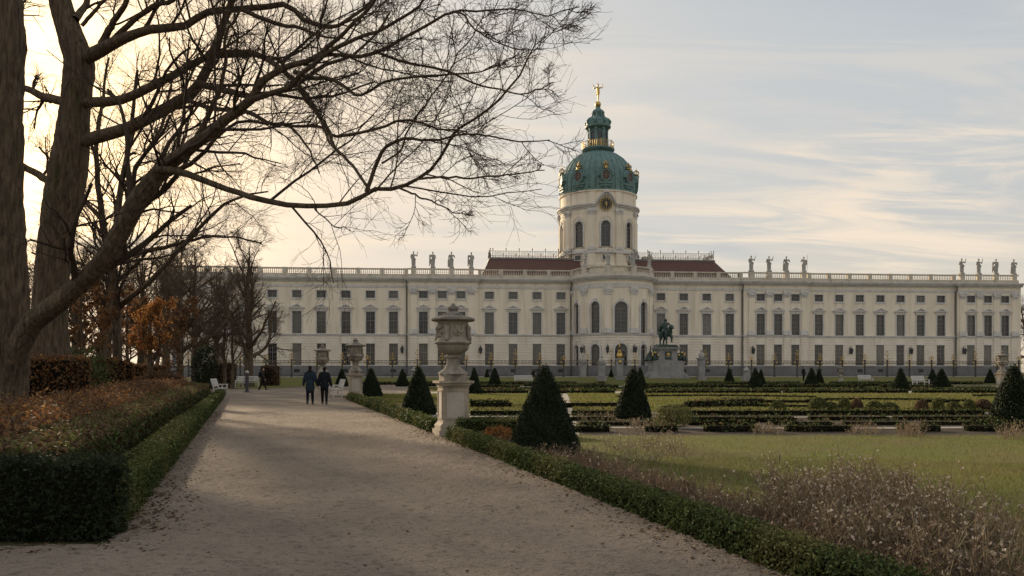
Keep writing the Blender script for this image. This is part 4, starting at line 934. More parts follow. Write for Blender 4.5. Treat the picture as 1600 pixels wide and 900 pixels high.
# ------------------------------------------------------------------ people
SKIN = pmat('skin', (0.42,0.25,0.18), (0.36,0.21,0.15), 8, 0.55)
def cloth(n, c): return pmat(n, c, tuple(x*0.7 for x in c), 9, 0.9, 0.3, 60, spec=0.2)
def person(loc, rz, label, coat, legs, hair, H=1.77, stride=0.12, coat_len=0.62, arms=((-0.1,0.0),(0.1,0.0)), extra=None, vx=0.0115):
    """stands at loc, local -y is the way he faces"""
    s = H/1.77; e = empty('person', tuple(loc), rz); tag(e, label, 'person'); e.scale = (s,s,s)
    sh = [(-0.165,0.0,1.42),(0.165,0.0,1.42)]; hip = [(-0.095,0,0.93),(0.095,0,0.93)]
    kn = [(-0.10,-stride*0.5,0.50),(0.10,stride*0.35,0.50)]; an = [(-0.105,-stride,0.085),(0.105,stride*1.15,0.10)]
    el = [(-0.255,arms[0][1]*0.3+0.03,1.15),(0.255,arms[1][1]*0.3+0.03,1.15)]; wr = [(-0.275+arms[0][0]*0.3,arms[0][1]-0.05,0.90),(0.275+arms[1][0]*0.3,arms[1][1]-0.05,0.90)]
    def limbs(b, g, what):
        if 'torso' in what:
            b.ell((0,0.0,1.30),(0.165+g,0.115+g,0.22+g)); b.ell((0,0,1.05),(0.155+g,0.11+g,0.2+g)); b.ell((0,0,0.93),(0.165+g,0.12+g,0.13+g)); b.cap(sh[0],sh[1],0.065+g,0.065+g); b.cap((-0.12,0,1.44),(0.12,0,1.44),0.07+g*0.8,0.07+g*0.8); b.cap((0,0,1.40),(0,0,1.49),0.10+g,0.06+g)
        if 'arms' in what:
            for i in (0,1): b.cap(sh[i],el[i],0.062+g,0.048+g); b.cap(el[i],wr[i],0.046+g,0.032+g)
        if 'legs' in what:
            for i in (0,1): b.cap(hip[i],kn[i],0.09+g,0.062+g); b.cap(kn[i],an[i],0.06+g,0.042+g)
    b = MB(); limbs(b, 0.0, ('torso','arms','legs')); b.cap((0,0.0,1.46),(0,-0.01,1.56),0.058,0.055)
    b.ell((0,-0.015,1.655),(0.075,0.095,0.115)); b.ell((0,-0.05,1.60),(0.052,0.06,0.06)); b.ell((0,-0.115,1.645),(0.014,0.022,0.026)); b.cap((-0.02,-0.1,1.598),(0.02,-0.1,1.598),0.010,0.010,6)
    for i in (-1,1): b.ell((i*0.076,0.0,1.65),(0.014,0.026,0.034)); b.ell((i*0.031,-0.098,1.668),(0.013,0.008,0.008))
    for i in (0,1):
        w = Vector(wr[i]); b.ell(w+Vector((0,-0.01,-0.06)),(0.022,0.04,0.055))
        for k in range(4): y = -0.036+0.020*k; l = (0.055,0.065,0.062,0.048)[k]; b.cap(w+Vector((0,y,-0.10)),w+Vector((0,y-0.008,-0.10-l)),0.0095,0.008,6)
        b.cap(w+Vector((0,-0.04,-0.05)),w+Vector((0,-0.07,-0.10)),0.011,0.009,6)
        a = Vector(an[i]); b.cap(a+Vector((0,0.02,-0.04)),a+Vector((0,-0.13,-0.05)),0.038,0.03)
    place('body', organic('body', b, SKIN, vx, 1), e)
    c = MB(); limbs(c, 0.028, ('torso','arms')); zb = 1.30-coat_len+0.06; c.cap((0,0,1.0),(0,0,zb),0.17,0.185,16); c.ell((0,0.0,zb+0.06),(0.225,0.165,0.14)); c.ell((0,0.0,1.49),(0.085,0.08,0.05))
    cm = organic('coat', c, coat, 0.024, 2); co = place('coat', cm, e)
    t = MB(); limbs(t, 0.014, ('legs',)); t.ell((0,0,0.93),(0.17,0.125,0.12)); place('trousers', organic('trousers', t, legs, 0.02, 2), e)
    for i in (0,1):
        k = MB(); a = Vector(an[i]); k.cap(a+Vector((0,0.03,-0.035)),a+Vector((0,-0.15,-0.048)),0.05,0.038); k.cap(a+Vector((0,0.02,0.04)),a+Vector((0,0.02,-0.03)),0.05,0.05); place('shoe', organic('shoe', k, M['iron'], 0.018, 1), e)
    h = MB(); h.ell((0,0.012,1.69),(0.084,0.098,0.095)); h.ell((0,0.05,1.64),(0.074,0.06,0.085)); place('hair', organic('hair', h, hair, 0.012, 1), e)
    if extra: extra(e)
NAVY = cloth('navy_coat_cloth', (0.026,0.044,0.062)); BLACK = cloth('black_coat_cloth', (0.015,0.017,0.024)); JEAN = cloth('dark_jeans', (0.014,0.018,0.030)); BTR = cloth('black_trousers', (0.010,0.010,0.012)); OLIVE = cloth('olive_jacket', (0.030,0.030,0.024))
HB = cloth('brown_hair', (0.035,0.016,0.012)); HK = cloth('black_hair', (0.010,0.009,0.009)); SCARF = cloth('dark_scarf', (0.028,0.016,0.018)); RED = cloth('reddish_collar', (0.20,0.07,0.045))
def scarf(e): g = MB(); g.lathe([(0.085,1.46),(0.115,1.48),(0.12,1.53),(0.10,1.57),(0.07,1.575)], 16); g.build('scarf', SCARF, e, smooth=True)
def collar(e):
    g = MB(); g.lathe([(0.09,1.45),(0.12,1.47),(0.10,1.54)], 14); g.build('collar', RED, e, smooth=True)
    g = MB(); g.box(-0.15,0.15,0.12,0.30,1.0,1.42); g.box(-0.12,0.12,0.28,0.35,1.03,1.2); me = g.mesh('backpack', BLACK)
    o = place('backpack', me, e); bv = o.modifiers.new('b','BEVEL'); bv.width = 0.04; bv.segments = 2
WALK = PI+R_(8)
person(pd(484.5, 36.3), WALK, 'person in a dark blue coat and scarf walking away on the path', NAVY, JEAN, HB, 1.77, 0.10, 0.66, ((-0.15,0.0),(0.1,-0.05)), scarf)
person(pd(507.0, 36.3), WALK, 'person all in black walking away, right of the pair', BLACK, BTR, HK, 1.72, -0.17, 0.52, ((-0.1,-0.05),(0.05,0.0)))
person(pd(410.5, 64.5), PI/2+R_(12), 'person in an olive jacket with a backpack walking near the bollard', OLIVE, BTR, HB, 1.80, 0.26, 0.5, ((0.0,-0.16),(0.0,0.16)), collar, 0.016)
person(pd(1255.5, 98.0, 0.3), R_(30), 'distant dark-clothed person standing near a cone before the right wing', BLACK, BTR, HK, 1.75, 0.06, 0.6, vx=0.02)
# ------------------------------------------------------------------ ground
def structure(o, kind='structure'): o['kind'] = kind; return o
g = MB(); n = 24; Rg = 1500.0
vs = [(0,60,0)]; 
for ri, r in enumerate((20,60,140,400,1000)):
    for i in range(n): a = 2*PI*i/n; vs.append((r*math.cos(a), 60+r*math.sin(a), 0))
fs = [(0,1+i,1+(i+1)%n) for i in range(n)]
for k in range(4):
    for i in range(n): j = (i+1)%n; fs.append((1+k*n+i, 1+k*n+j, 1+(k+1)*n+j, 1+(k+1)*n+i))
g.add(vs, fs); structure(g.build('ground', M['earth']))
# path edges measured on the ground, left and right
LE = np.array([(-2.1,2.6),(-3.45,7.0),(-22.2,62.5)]); 
def lx(y): return np.interp(y, [-6, 7.0, 62.5], [0.84, -3.51, -22.2])
def rx(y): return np.interp(y, [-6, 6.2, 50.0], [5.5, 1.92, -11.0])
path_poly = [(lx(-6)-1.5,-6),(rx(-6),-6),(rx(6.2),6.2),(rx(50),50),(-9.5,54),(-4,60),(-4,88),(-47,88),(-47,68),(-24,66),(lx(60),60),(lx(7.0),7.0),(lx(6.6)-0.1,6.7),(-14,6.2),(-14,-6)]
# fine grid so that the gravel is uneven
def grid_sheet(name, poly, z, mat, x0, x1, y0, y1, nx, ny, amp, gy=1.6):
    u = np.linspace(0,1,nx); v = np.linspace(0,1,ny)**gy
    X, Y = np.meshgrid(x0+(x1-x0)*u, y0+(y1-y0)*v); 
    Zh = z+amp*0.9*rng.normal(size=X.shape)+amp*(np.sin(X*1.7+np.sin(Y*0.9))*np.sin(Y*1.3+1.1*np.sin(X*0.7))+0.6*np.sin(X*4.1+Y*2.3)*np.sin(Y*3.7-X))+amp*1.6
    V = np.stack([X,Y,Zh],-1).reshape(-1,3); idx = np.arange(nx*ny).reshape(ny,nx)
    F = np.stack([idx[:-1,:-1],idx[:-1,1:],idx[1:,1:],idx[1:,:-1]],-1).reshape(-1,4)
    c = V[F].mean(1); F = F[in_poly(c[:,0],c[:,1],poly)]
    return place(name, np_mesh(name, [(V,F,0)], [mat], True))
sp = sheet('gravel_path', path_poly, 0.006, M['gravel']); structure(sp)
near_poly = [(lx(y), y) for y in (0.5,4,7.0)]+[(lx(30),30),(rx(30),30),(rx(6.2),6.2),(rx(0.5),0.5)]
near_poly = [(-8,1.5),(-8,6.3),(lx(7)-0.02,6.95),(lx(30),30),(rx(30),30),(rx(6.2),6.2),(rx(1.5),1.5)]
structure(grid_sheet('worn_gravel', near_poly, 0.010, M['gravel'], -9, 4.5, 1.5, 30, 260, 340, 0.0065))
# parterre gravel and terrace
structure(sheet('parterre_gravel', [(-1.2,19.0),(60,19.0),(85,100),(-12,90),(-9.0,46)], 0.003, M['pgravel']))
t0 = [pl(u, y) for u, y in ((-75,-25),(75,-25))]
tb = MB(); rows = [(-25.5,0.0),(-22.5,TZ-0.05),(-21.5,TZ),(-9.0,TZ),(0.5,TZ)]
vs = [];
for y, z in rows: vs += [tuple(pl(-90,y,z+0.002)), tuple(pl(95,y,z+0.002))]
tb.add(vs, [(2*i,2*i+1,2*i+3,2*i+2) for i in range(len(rows)-1)]); structure(tb.build('terrace', M['lawn']))
tp = MB(); tp.add([tuple(pl(u,y,TZ+0.012)) for u,y in ((-70,-19.0),(70,-19.0),(70,-1.0),(-70,-1.0))], [(0,1,2,3)]); structure(tp.build('terrace_walk', M['pgravel']))
# lawns
front_lawn = [(rx(13.2)+1.35,13.4),(rx(9)+1.35,9.0),(rx(5)+1.35,5.0),(9,4.0),(30,8),(36,19.0),(1.6,18.6),(-0.4,17.2)]
structure(sheet('front_lawn', front_lawn, 0.012, M['lawn']))
lawns = [[(-0.9,19.8),(-2.2,25.0),(1.0,25.0),(1.2,19.8)], [(2.3,29.3),(3.7,53.2),(50,53.2),(34,29.3)], [(-3.6,29.3),(-10.2,53.0),(3.2,53.0),(1.8,29.3)], [(-6.0,60),(-8.4,74),(20,76),(17,60)], [(20,64),(24,78),(64,80),(58,66)], [(-10,80),(-10,93),(66,96),(62,84)], [(-46,68.5),(-46,96),(-12,96),(-22,68.5)]]
for k, p in enumerate(lawns): structure(sheet('parterre_lawn', p, 0.012+0.001*k, M['lawn']))
# pale gravel scrolls cut into the lawn
def ribbon(name, pts, w, z, mat):
    c = spline(pts, 40); t = np.gradient(c, axis=0); t = unit(t); nrm = np.stack([-t[:,1], t[:,0]], 1)
    V = np.concatenate([np.c_[c+nrm*w/2, np.full(40,z)], np.c_[c-nrm*w/2, np.full(40,z)]]); F = np.array([(i,i+1,41+i,40+i) for i in range(39)])
    return place(name, np_mesh(name, [(V,F[:, ::-1],0)], [mat]))
for pts, w in (([(2.5,21.2),(9,21.0),(15,21.4),(24,21.1),(33,21.3)],0.55), ([(3,26.2),(8,26.0),(13,26.3)],0.5), ([(4,33),(8,35.5),(14,35),(19,37),(26,36.2),(34,38)],0.9), ([(5,40),(9,43),(12,41),(15,44.5),(22,43.5)],0.7), ([(20,46),(27,44),(33,47),(41,45)],0.8), ([(6,48.5),(16,49.5),(28,49),(42,50)],0.6), ([(-5,64),(4,66),(12,64),(18,67)],1.0), ([(-4,84),(15,87),(35,86),(58,89)],1.2), ([(24,70),(36,72),(50,71),(60,74)],1.0)):
    structure(ribbon('gravel_scroll', pts, w, 0.022, M['pgravel']))
# planting beds
bed_r = [(rx(5)+0.15,4.6),(rx(14)+0.2,14.0),(rx(17)+0.35,17.4),(rx(17)+1.3,17.4),(rx(13.4)+1.8,13.4),(rx(9)+1.7,9.0),(rx(5)+1.7,4.6)]
structure(sheet('parterre_bed', [(1.6,19.05),(35,19.05),(40,28.6),(2.3,28.6)], 0.009, M['soil']))
structure(sheet('border_bed', bed_r, 0.017, M['soil']))
structure(sheet('left_bed', [(lx(7.3)-0.1,7.3),(lx(60)-0.1,60),(-38,62),(-38,25),(-12,7.3)], 0.008, M['soil']))

# ------------------------------------------------------------------ hedges
def hedge_pts(A, B, w, h, n, bulge=0.03, lump=0.5):
    """random points with normals on a clipped hedge (top and both sides and ends) from A to B"""
    A = np.array(A[:2], float); B = np.array(B[:2], float); d = B-A; L = np.linalg.norm(d); d /= L; s = np.array([-d[1], d[0]])
    ar = np.array([w*L, h*L, h*L, w*h, w*h]); pr = ar/ar.sum(); f = rng.choice(5, n, p=pr)
    a = rng.random(n); b = rng.random(n); l = a*L; P = np.zeros((n,3)); N_ = np.zeros((n,3))
    off = np.where(f == 0, (b-0.5)*w, np.where(f == 1, w/2, np.where(f == 2, -w/2, (a-0.5)*w))); zz = np.where(f == 0, h, b*h)
    l = np.where(f == 3, 0.0, np.where(f == 4, L, l))
    N_[f == 0] = (0,0,1); N_[f == 1] = (*s,0); N_[f == 2] = (*-s,0); N_[f == 3] = (*-d,0); N_[f == 4] = (*d,0)
    P[:,:2] = A+d*l[:,None]+s*off[:,None]; P[:,2] = zz
    k1, k2 = 2*PI/lump, 2*PI/(lump*0.43)
    wob = 0.6*np.sin(P[:,0]*k1+np.sin(P[:,1]*k1*0.7)*2+P[:,2]*k1*0.8)*np.sin(P[:,1]*k1*0.9+P[:,2]*k1)+0.4*np.sin(P[:,0]*k2+P[:,2]*k2)*np.sin(P[:,1]*k2)
    P += N_*(bulge*wob+rng.normal(size=n)*bulge*0.7)[:,None]
    return P, N_
def hedge_core(A, B, w, h, inset=0.05):
    A = np.array(A[:2], float); B = np.array(B[:2], float); d = B-A; L = np.linalg.norm(d); d /= L; s = np.array([-d[1], d[0]]); q = w/2-inset
    k_ = inset*0.4; c = [A+d*k_+s*q, A+d*k_-s*q, B-d*k_-s*q, B-d*k_+s*q]
    V = [(*p,0.0) for p in c]+[(*p,h-inset) for p in c]; F = [(0,1,2,3),(4,7,6,5),(0,4,5,1),(1,5,6,2),(2,6,7,3),(3,7,4,0)]
    return np.array(V), np.array(F)
def hedge(name, segs, dens, leaf, mats, label, cat='hedge', group=None, bulge=0.03, aspect=0.5, lump=0.5, share=None, inset=0.05, kind=None):
    """segs: list of (A, B, w, h); leaves of one hedge are one mesh with its shade-dark twig core"""
    parts = []
    for A, B, w, h in segs:
        L = math.dist(A[:2], B[:2]); n = int(dens*((w+2*h)*L+2*w*h)); P, N_ = hedge_pts(A, B, w, h, n, bulge, lump)
        V, F = leaves(P, N_*0.7+np.array([0,0,0.35]), leaf, aspect)
        if share is None: parts.append((V, F, 1))
        else:
            k = share(P); V4 = V.reshape(-1,4,3)
            for j in range(len(mats)):
                if (k == j).any(): vv = V4[k == j]; parts.append((vv.reshape(-1,3), np.arange(len(vv)*4).reshape(-1,4), j+1))
        cv, cf = hedge_core(A, B, w, h, inset); parts.append((cv, cf, 0))
    o = place(name, np_mesh(name, parts, [M[m] for m in ['core']+list(mats[1:])] if mats[0] == 'core' else [M['core']]+[M[m] for m in mats]))
    return tag(o, label, cat, group, kind)
def pnt(f, y, dx): return (f(y)+dx, y)
def patch(P, sc=0.8, th=0.2):
    return (np.sin(P[:,0]*sc*2.3+1.7*np.sin(P[:,1]*sc))+np.sin(P[:,1]*sc*1.9+P[:,0]*sc)+0.6*rng.normal(size=len(P)) > th).astype(int)
# left: dark yew hedge block nearest to us, then box kerb, then the browning inner hedge
def sprays(A, B, w, h, dens, k=26, sl=0.13, nl=0.036):
    """feathery sprigs: needles set in two rows along short shoots"""
    L = math.dist(A, B); n = int(dens*((w+2*h)*L+2*w*h)); P, N_ = hedge_pts(A, B, w, h, n, 0.035, 0.26)
    d = unit(N_+0.75*rng.normal(size=(n,3))+np.array([0,0,0.25])); s = unit(np.cross(d, rdir(n))); ln = sl*(0.6+0.8*rng.random(n))
    t = np.tile(np.linspace(0.0,1.0,k)[None], (n,1)); sg = np.where(np.arange(k)%2 == 0, 1.0, -1.0)[None]
    base = (P-N_*0.05)[:,None]+d[:,None]*(t*ln[:,None])[...,None]
    dr = unit(d[:,None]*0.75+s[:,None]*sg[...,None]+0.15*rng.normal(size=(n,k,3))); wd = unit(np.cross(dr, np.cross(d, s)[:,None]))*0.0045; le = nl*(1.05-0.55*t)[...,None]
    V = np.stack([base-wd, base+wd, base+dr*le+wd*0.3, base+dr*le-wd*0.3], 2).reshape(-1,3); return V, np.arange(len(V)).reshape(-1,4)
yV, yF = sprays((-8.2,7.26), (-3.62,7.26), 0.46, 0.73, 560, 12, 0.07, 0.030); cv, cf = hedge_core((-8.2,7.26), (-3.62,7.26), 0.5, 0.74, 0.09)
lv, lf = leaves(*[a for a in hedge_pts((-8.2,7.26),(-3.62,7.26),0.44,0.70,18000,0.04,0.26)], 0.032, 0.35)
tag(place('yew_hedge', np_mesh('yew_hedge', [(cv,cf,0),(yV,yF,1),(lv,lf,1)], [M['core'],M['yew']])), 'dark clipped yew hedge end in the near left corner', 'hedge')
def lseg(y0, y1, dx, w, h): return ((lx(y0)+dx, y0), (lx(y1)+dx, y1), w, h)
segs = [lseg(y0, y1, -0.20, 0.36, 0.43*f) for y0, y1, f in ((7.25,10,1.0),(10.0,14,0.95),(14.0,19,1.0),(19.0,27,0.95),(27.0,38,1.0),(38.0,47,0.98))]
hedge('box_hedge', segs[:3], 3600, 0.040, ['box','boxl'], 'low box hedge edging the left side of the path, near half', bulge=0.034, lump=0.45, share=lambda P: np.where(P[:,2] > 0.38, (rng.random(len(P)) < 0.6).astype(int), patch(P,1.2,0.6)))  # more pale leaves up top: light falling on the hedge put into colour
hedge('box_hedge', segs[3:], 1300, 0.06, ['box','boxl'], 'low box hedge edging the left side of the path, far half', bulge=0.025, lump=0.6, share=lambda P: patch(P,1.0,0.6))
hedge('mixed_hedge', [lseg(7.5,20,-1.14,0.80,0.74)], 1350, 0.068, ['box','brown','boxl'], 'waist-high green and brown hedge behind the left box edging', bulge=0.04, lump=0.7, share=lambda P: np.where(P[:,2] > 0.66, np.where(rng.random(len(P)) < 0.55, 1, 2), np.where(rng.random(len(P)) < 0.25, 1, 0)))
hedge('mixed_hedge', [lseg(20.0,44,-1.2,0.8,0.76)], 560, 0.085, ['box','brown','boxl'], 'far stretch of the green and brown hedge on the left', bulge=0.07, lump=0.9, share=lambda P: np.where(P[:,2] > 0.7, np.where(rng.random(len(P)) < 0.6, 1, 2), np.where(rng.random(len(P)) < 0.3, 1, 0)))
hedge('barberry_hedge', [lseg(7.7,24,-2.6,2.2,0.72)], 720, 0.082, ['brown','orange','rusty'], 'broad russet hedge with orange leaves below the big tree', bulge=0.17, lump=0.8, share=lambda P: np.where(rng.random(len(P)) < 0.14, 1, patch(P,0.9,0.3)*2))
hedge('barberry_hedge', [lseg(24.2,42,-2.6,1.6,0.95)], 400, 0.09, ['brown','rusty'], 'farther stretch of russet hedge along the left bed', bulge=0.12, lump=1.1, share=lambda P: (rng.random(len(P)) < 0.5).astype(int))
# clipped beech blocks between the trees on the left
blocks = [((-22.5,30.0),(-15.6,28.5),1.4,1.95,'tall clipped beech hedge block behind the big trunks'), ((-23.2,41.0),(-20.2,40.5),1.6,2.1,'clipped beech block just right of the thin twin trunks'), ((-25.0,47.0),(-22.6,46.5),1.6,2.0,'clipped russet beech block behind the small orange tree'),
          ((-26.6,55.0),(-24.2,54.5),1.8,1.9,'farthest clipped beech block toward the white bench'), ((-42.0,40.0),(-25.0,38.0),1.5,2.2,'long beech hedge at the back left')]
for A, B, w, h, lab in blocks: hedge('beech_hedge', [(A,B,w,h)], 270, 0.14, ['brown','rusty','orange'], lab, bulge=0.09, lump=0.8, share=lambda P: rng.choice(3, len(P), p=[0.32,0.50,0.18]))
hedge('red_shrub', [((-21.3,46.0),(-19.6,47.0),1.5,1.25)], 700, 0.09, ['brown','rusty'], 'reddish brown shrub in front of the white bench', 'shrub', bulge=0.2, lump=0.8, share=lambda P: (rng.random(len(P)) < 0.35).astype(int))
hedge('dark_shrub', [(tuple(pd(412,83)[:2]),tuple(pd(432,83)[:2]),2.0,2.0)], 200, 0.16, ['brown'], 'dark clipped shrub behind the walking person', 'shrub', bulge=0.1, lump=0.9)
hedge('dark_shrub', [(tuple(pd(330,72)[:2]),tuple(pd(356,74)[:2]),2.0,2.2)], 200, 0.16, ['brown'], 'dark shrub left of the bare tree by the palace', 'shrub', bulge=0.1, lump=0.9)
# right: box edging of the path in clipped lengths
def rseg(y0, y1, dx, w, h): return ((rx(y0)+dx, y0), (rx(y1)+dx, y1), w, h)
hedge('box_hedge', [rseg(4.2,7.2,0.15,0.25,0.25), rseg(7.2,10.4,0.15,0.25,0.25)], 5600, 0.035, ['box','boxl'], 'low box edging right of the path, nearest length', bulge=0.034, lump=0.33, share=lambda P: patch(P,1.5,0.9))
hedge('box_hedge', [rseg(10.4,13.4,0.15,0.26,0.26), rseg(13.4,17.7,0.15,0.26,0.26)], 3400, 0.045, ['box','boxl'], 'low box edging right of the path, between large cone and urn', bulge=0.032, lump=0.38, share=lambda P: patch(P,1.5,0.6))
hedge('box_hedge', [((rx(17.9)+0.3,17.95),(1.2,18.6),0.4,0.42)], 2000, 0.05, ['box','boxl'], 'low box edging running right from the near urn', bulge=0.04, lump=0.4, share=lambda P: patch(P,1.5,0.6))
hedge('box_hedge', [rseg(19.6,27,0.18,0.32,0.30), rseg(27.0,42.5,0.18,0.34,0.32)], 700, 0.07, ['box','boxl'], 'low box edging beyond the near urn, up to the second urn', bulge=0.05, lump=0.5, share=lambda P: patch(P,1.2,0.6))
# parterre hedges (low dark box lines); world x ranges at a given depth
rows = [  # depth, list of (px0, px1), height, width, name of row
    (20.0, [(893,952),(1008,1058),(1100,1185),(1228,1330),(1408,1470),(1515,1640)], 0.19, 0.40, 'in the front row behind the lawn'),
    (22.4, [(760,815),(905,1050),(1075,1180),(1200,1300),(1320,1420),(1445,1600)], 0.14, 0.35, 'in the second row behind the lawn'),
    (24.6, [(735,830),(885,960),(1040,1240),(1265,1390),(1400,1560)], 0.16, 0.40, 'in the third row behind the lawn'),
    (27.6, [(735,820),(893,985),(1030,1540)], 0.20, 0.45, 'in the fourth row behind the lawn'),
    (33.5, [(735,800),(880,965),(1075,1185)], 0.24, 0.45, 'at the front of the bright lawn'),
    (37.0, [(735,795),(1190,1290),(1440,1500)], 0.22, 0.45, 'inside the bright lawn'),
    (55.0, [(742,826),(868,960),(1008,1220),(1225,1420),(1430,1590)], 0.24, 0.6, 'in the row at the back of the bright lawn'),
    (61.5, [(700,820),(862,962),(1012,1600)], 0.22, 0.6, 'in the long row behind the bright lawn'),
    (72.0, [(690,812),(835,965),(1010,1352),(1380,1490)], 0.28, 0.6, 'in the row halfway to the palace'),
    (80.0, [(640,790),(820,945),(1005,1130),(1200,1420)], 0.28, 0.7, 'in the second row before the palace'),
    (90.0, [(560,730),(745,900),(1090,1250),(1300,1540)], 0.30, 0.8, 'in the last row before the terrace')]
seq = ['first', 'second', 'third', 'fourth', 'fifth', 'sixth']
for d, spans, h, w, nm in rows:
    for i, (a, b) in enumerate(spans):
        A = ((a-800)/FPX*d, d+0.02*(a-1100)/FPX*d); B = ((b-800)/FPX*d, d+0.02*(b-1100)/FPX*d)
        hedge('parterre_hedge', [(A,B,w,h)], max(45, 15000/d**1.5 if d < 30 else 5000/d**1.35), 0.0028*d+0.014, ['box','boxl','brown'], 'low parterre hedge, %s from left %s' % (seq[i], nm), 'hedge', 'low parterre hedges', bulge=0.035, lump=0.6, share=lambda P: np.where(rng.random(len(P)) < 0.12, 2, patch(P,0.9,0.9)))
# curved scroll hedges laid out on the lawns
for i, (pts, lab) in enumerate((([(6,31.5),(8.5,33.2),(11.5,32.8),(13.5,31.0)],'curved low hedge at the left front of the bright lawn'), ([(14.5,39),(17,41),(20.5,40.5),(22,38.5)],'curved low hedge in the middle of the bright lawn'), ([(24,35.5),(27,37.2),(31,36.6),(33,34.8)],'curved low hedge at the right front of the bright lawn'),
        ([(6,45),(10,47),(14,46.5),(17,44.5)],'curved low hedge at the left back of the bright lawn'), ([(27,46.5),(31,48.5),(36,48),(39,46)],'curved low hedge at the right back of the bright lawn'), ([(-1,66),(4,69),(10,68.5),(14,65.5)],'curved low hedge before the left wing'),
        ([(28,68),(35,70.5),(43,70),(49,67.5)],'curved low hedge before the right wing'), ([(4.0,23.4),(6.2,23.9),(8.4,23.5)],'curved low hedge between the first hedge rows at left'), ([(13.5,23.3),(16,23.9),(18.5,23.4)],'curved low hedge between the first hedge rows at right'))):
    c = spline(pts, 9); hedge('scroll_hedge', [(tuple(c[k]), tuple(c[k+1]), 0.34, 0.17) for k in range(8)], 4200/np.mean(c[:,1])**1.3, 0.0028*np.mean(c[:,1])+0.014, ['box','boxl','brown'], lab, 'hedge', 'curved scroll hedges', bulge=0.03, lump=0.6, inset=0.03, share=lambda P: rng.choice(3, len(P), p=[0.6,0.25,0.15]))
# slanting short hedge in the bright lawn
hedge('parterre_hedge', [(tuple(gp(1075,638)[:2]),tuple(gp(1187,632)[:2]),0.5,0.32)], 160, 0.09, ['box','brown'], 'short slanting hedge at the corner of the bright lawn', 'hedge', 'low parterre hedges', bulge=0.05, lump=0.6, share=lambda P: (rng.random(len(P)) < 0.4).astype(int))

# ------------------------------------------------------------------ clipped cones
def cone_mesh(name, r, h, n, leaf, seed=0):
    t = 1-np.sqrt(rng.random(n)*0.985); a = rng.random(n)*2*PI
    z = h*t; rad = r*(1-t)**0.93+0.03; rad = np.where(t < 0.06, rad*(0.86+2.3*t), rad)
    N_ = unit(np.stack([np.cos(a), np.sin(a), np.full(n, r/h)], 1)); P = np.stack([rad*np.cos(a), rad*np.sin(a), z], 1)
    wob = np.sin(a*5+z*6)*np.sin(z*9+a*3)*0.5+np.sin(a*11+z*17)*0.3
    P += N_*(0.028*wob+0.022*rng.normal(size=n))[:,None]*(r/0.6)**0.3
    V, F = leaves(P, N_*0.8+np.array([0,0,0.3]), leaf, 0.42)
    c = MB(); c.lathe([(r*0.85,0.02),(r*0.93,h*0.06),(r*0.62,h*0.36),(r*0.31,h*0.68),(0.02,h*0.95)], 20)
    cf = [f for f in c.f if len(f) == 4]
    return np_mesh(name, [(np.array(c.v), np.array(cf), 0), (V, F, 1)], [M['core'], M['yew']])
cones = [  # px, py of base, px half width, label
    (851,708,53,'largest dark yew cone, close to the path on the right'),
    (989,654,28,'yew cone behind the front lawn, right of the largest cone'),
    (654,648,27,'yew cone just left of the near urn'),
    (1584,659,34,'yew cone cut off by the right edge of the photo'),
    (580,620,17,'yew cone just right of the second urn'),
    (534,604,10,'slim yew cone left of the second urn'),
    (629,604,10,'small yew cone between the two cones left of the near urn'),
    (741,616,12,'yew cone just right of the near urn pedestal'),
    (773,606,11,'small yew cone, second to the right of the near urn'),
    (761,599,6,'tiny far yew cone right of the near urn'),
    (833,598,6,'tiny yew cone peeking out left of the largest cone'),
    (955,598.5,6,'tiny yew cone before the rotunda'),
    (1000,610.5,11,'yew cone half hidden behind the one right of the largest'),
    (1139.5,600.5,8.5,'small yew cone right of the horseman'),
    (1180,608,11.5,'yew cone, left one of the first pair right of the horseman'),
    (1189,601,7,'yew cone, right one of the first pair right of the horseman'),
    (1268,606,11.5,'yew cone, left one of the pair next to the standing person'),
    (1280,599.5,7,'yew cone, right one of the pair next to the standing person'),
    (1407.5,610.5,13,'yew cone left of the right parterre bench'),
    (1457,599,8,'small yew cone right behind the right parterre bench'),
    (1471,608.5,13.5,'yew cone right of the right parterre bench'),
    (1547,599,8,'small yew cone left of the far right urn')]
CM = {'big': cone_mesh('cone_big', 0.62, 1.68, 44000, 0.036), 'mid': cone_mesh('cone_mid', 0.62, 1.72, 11000, 0.065), 'far': cone_mesh('cone_far', 0.62, 1.82, 4200, 0.11)}
for i, (px, py, hw, lab) in enumerate(cones):
    p = gp(px, py); d = p[1]; k = 'big' if d < 20 else ('mid' if d < 50 else 'far'); s = hw/FPX*d/0.62*1.02
    zt = {'big':1.68,'mid':1.72,'far':1.85}[k]; sz = {True: 1.0}.get(k == 'big', 1.0)
    o = place('yew_cone', CM[k], None, (p[0], p[1], 0.0), random.uniform(0,6.28), (s, s, sz*random.uniform(0.98,1.04)))
    tag(o, lab, 'topiary', 'clipped yew cones in the parterre')
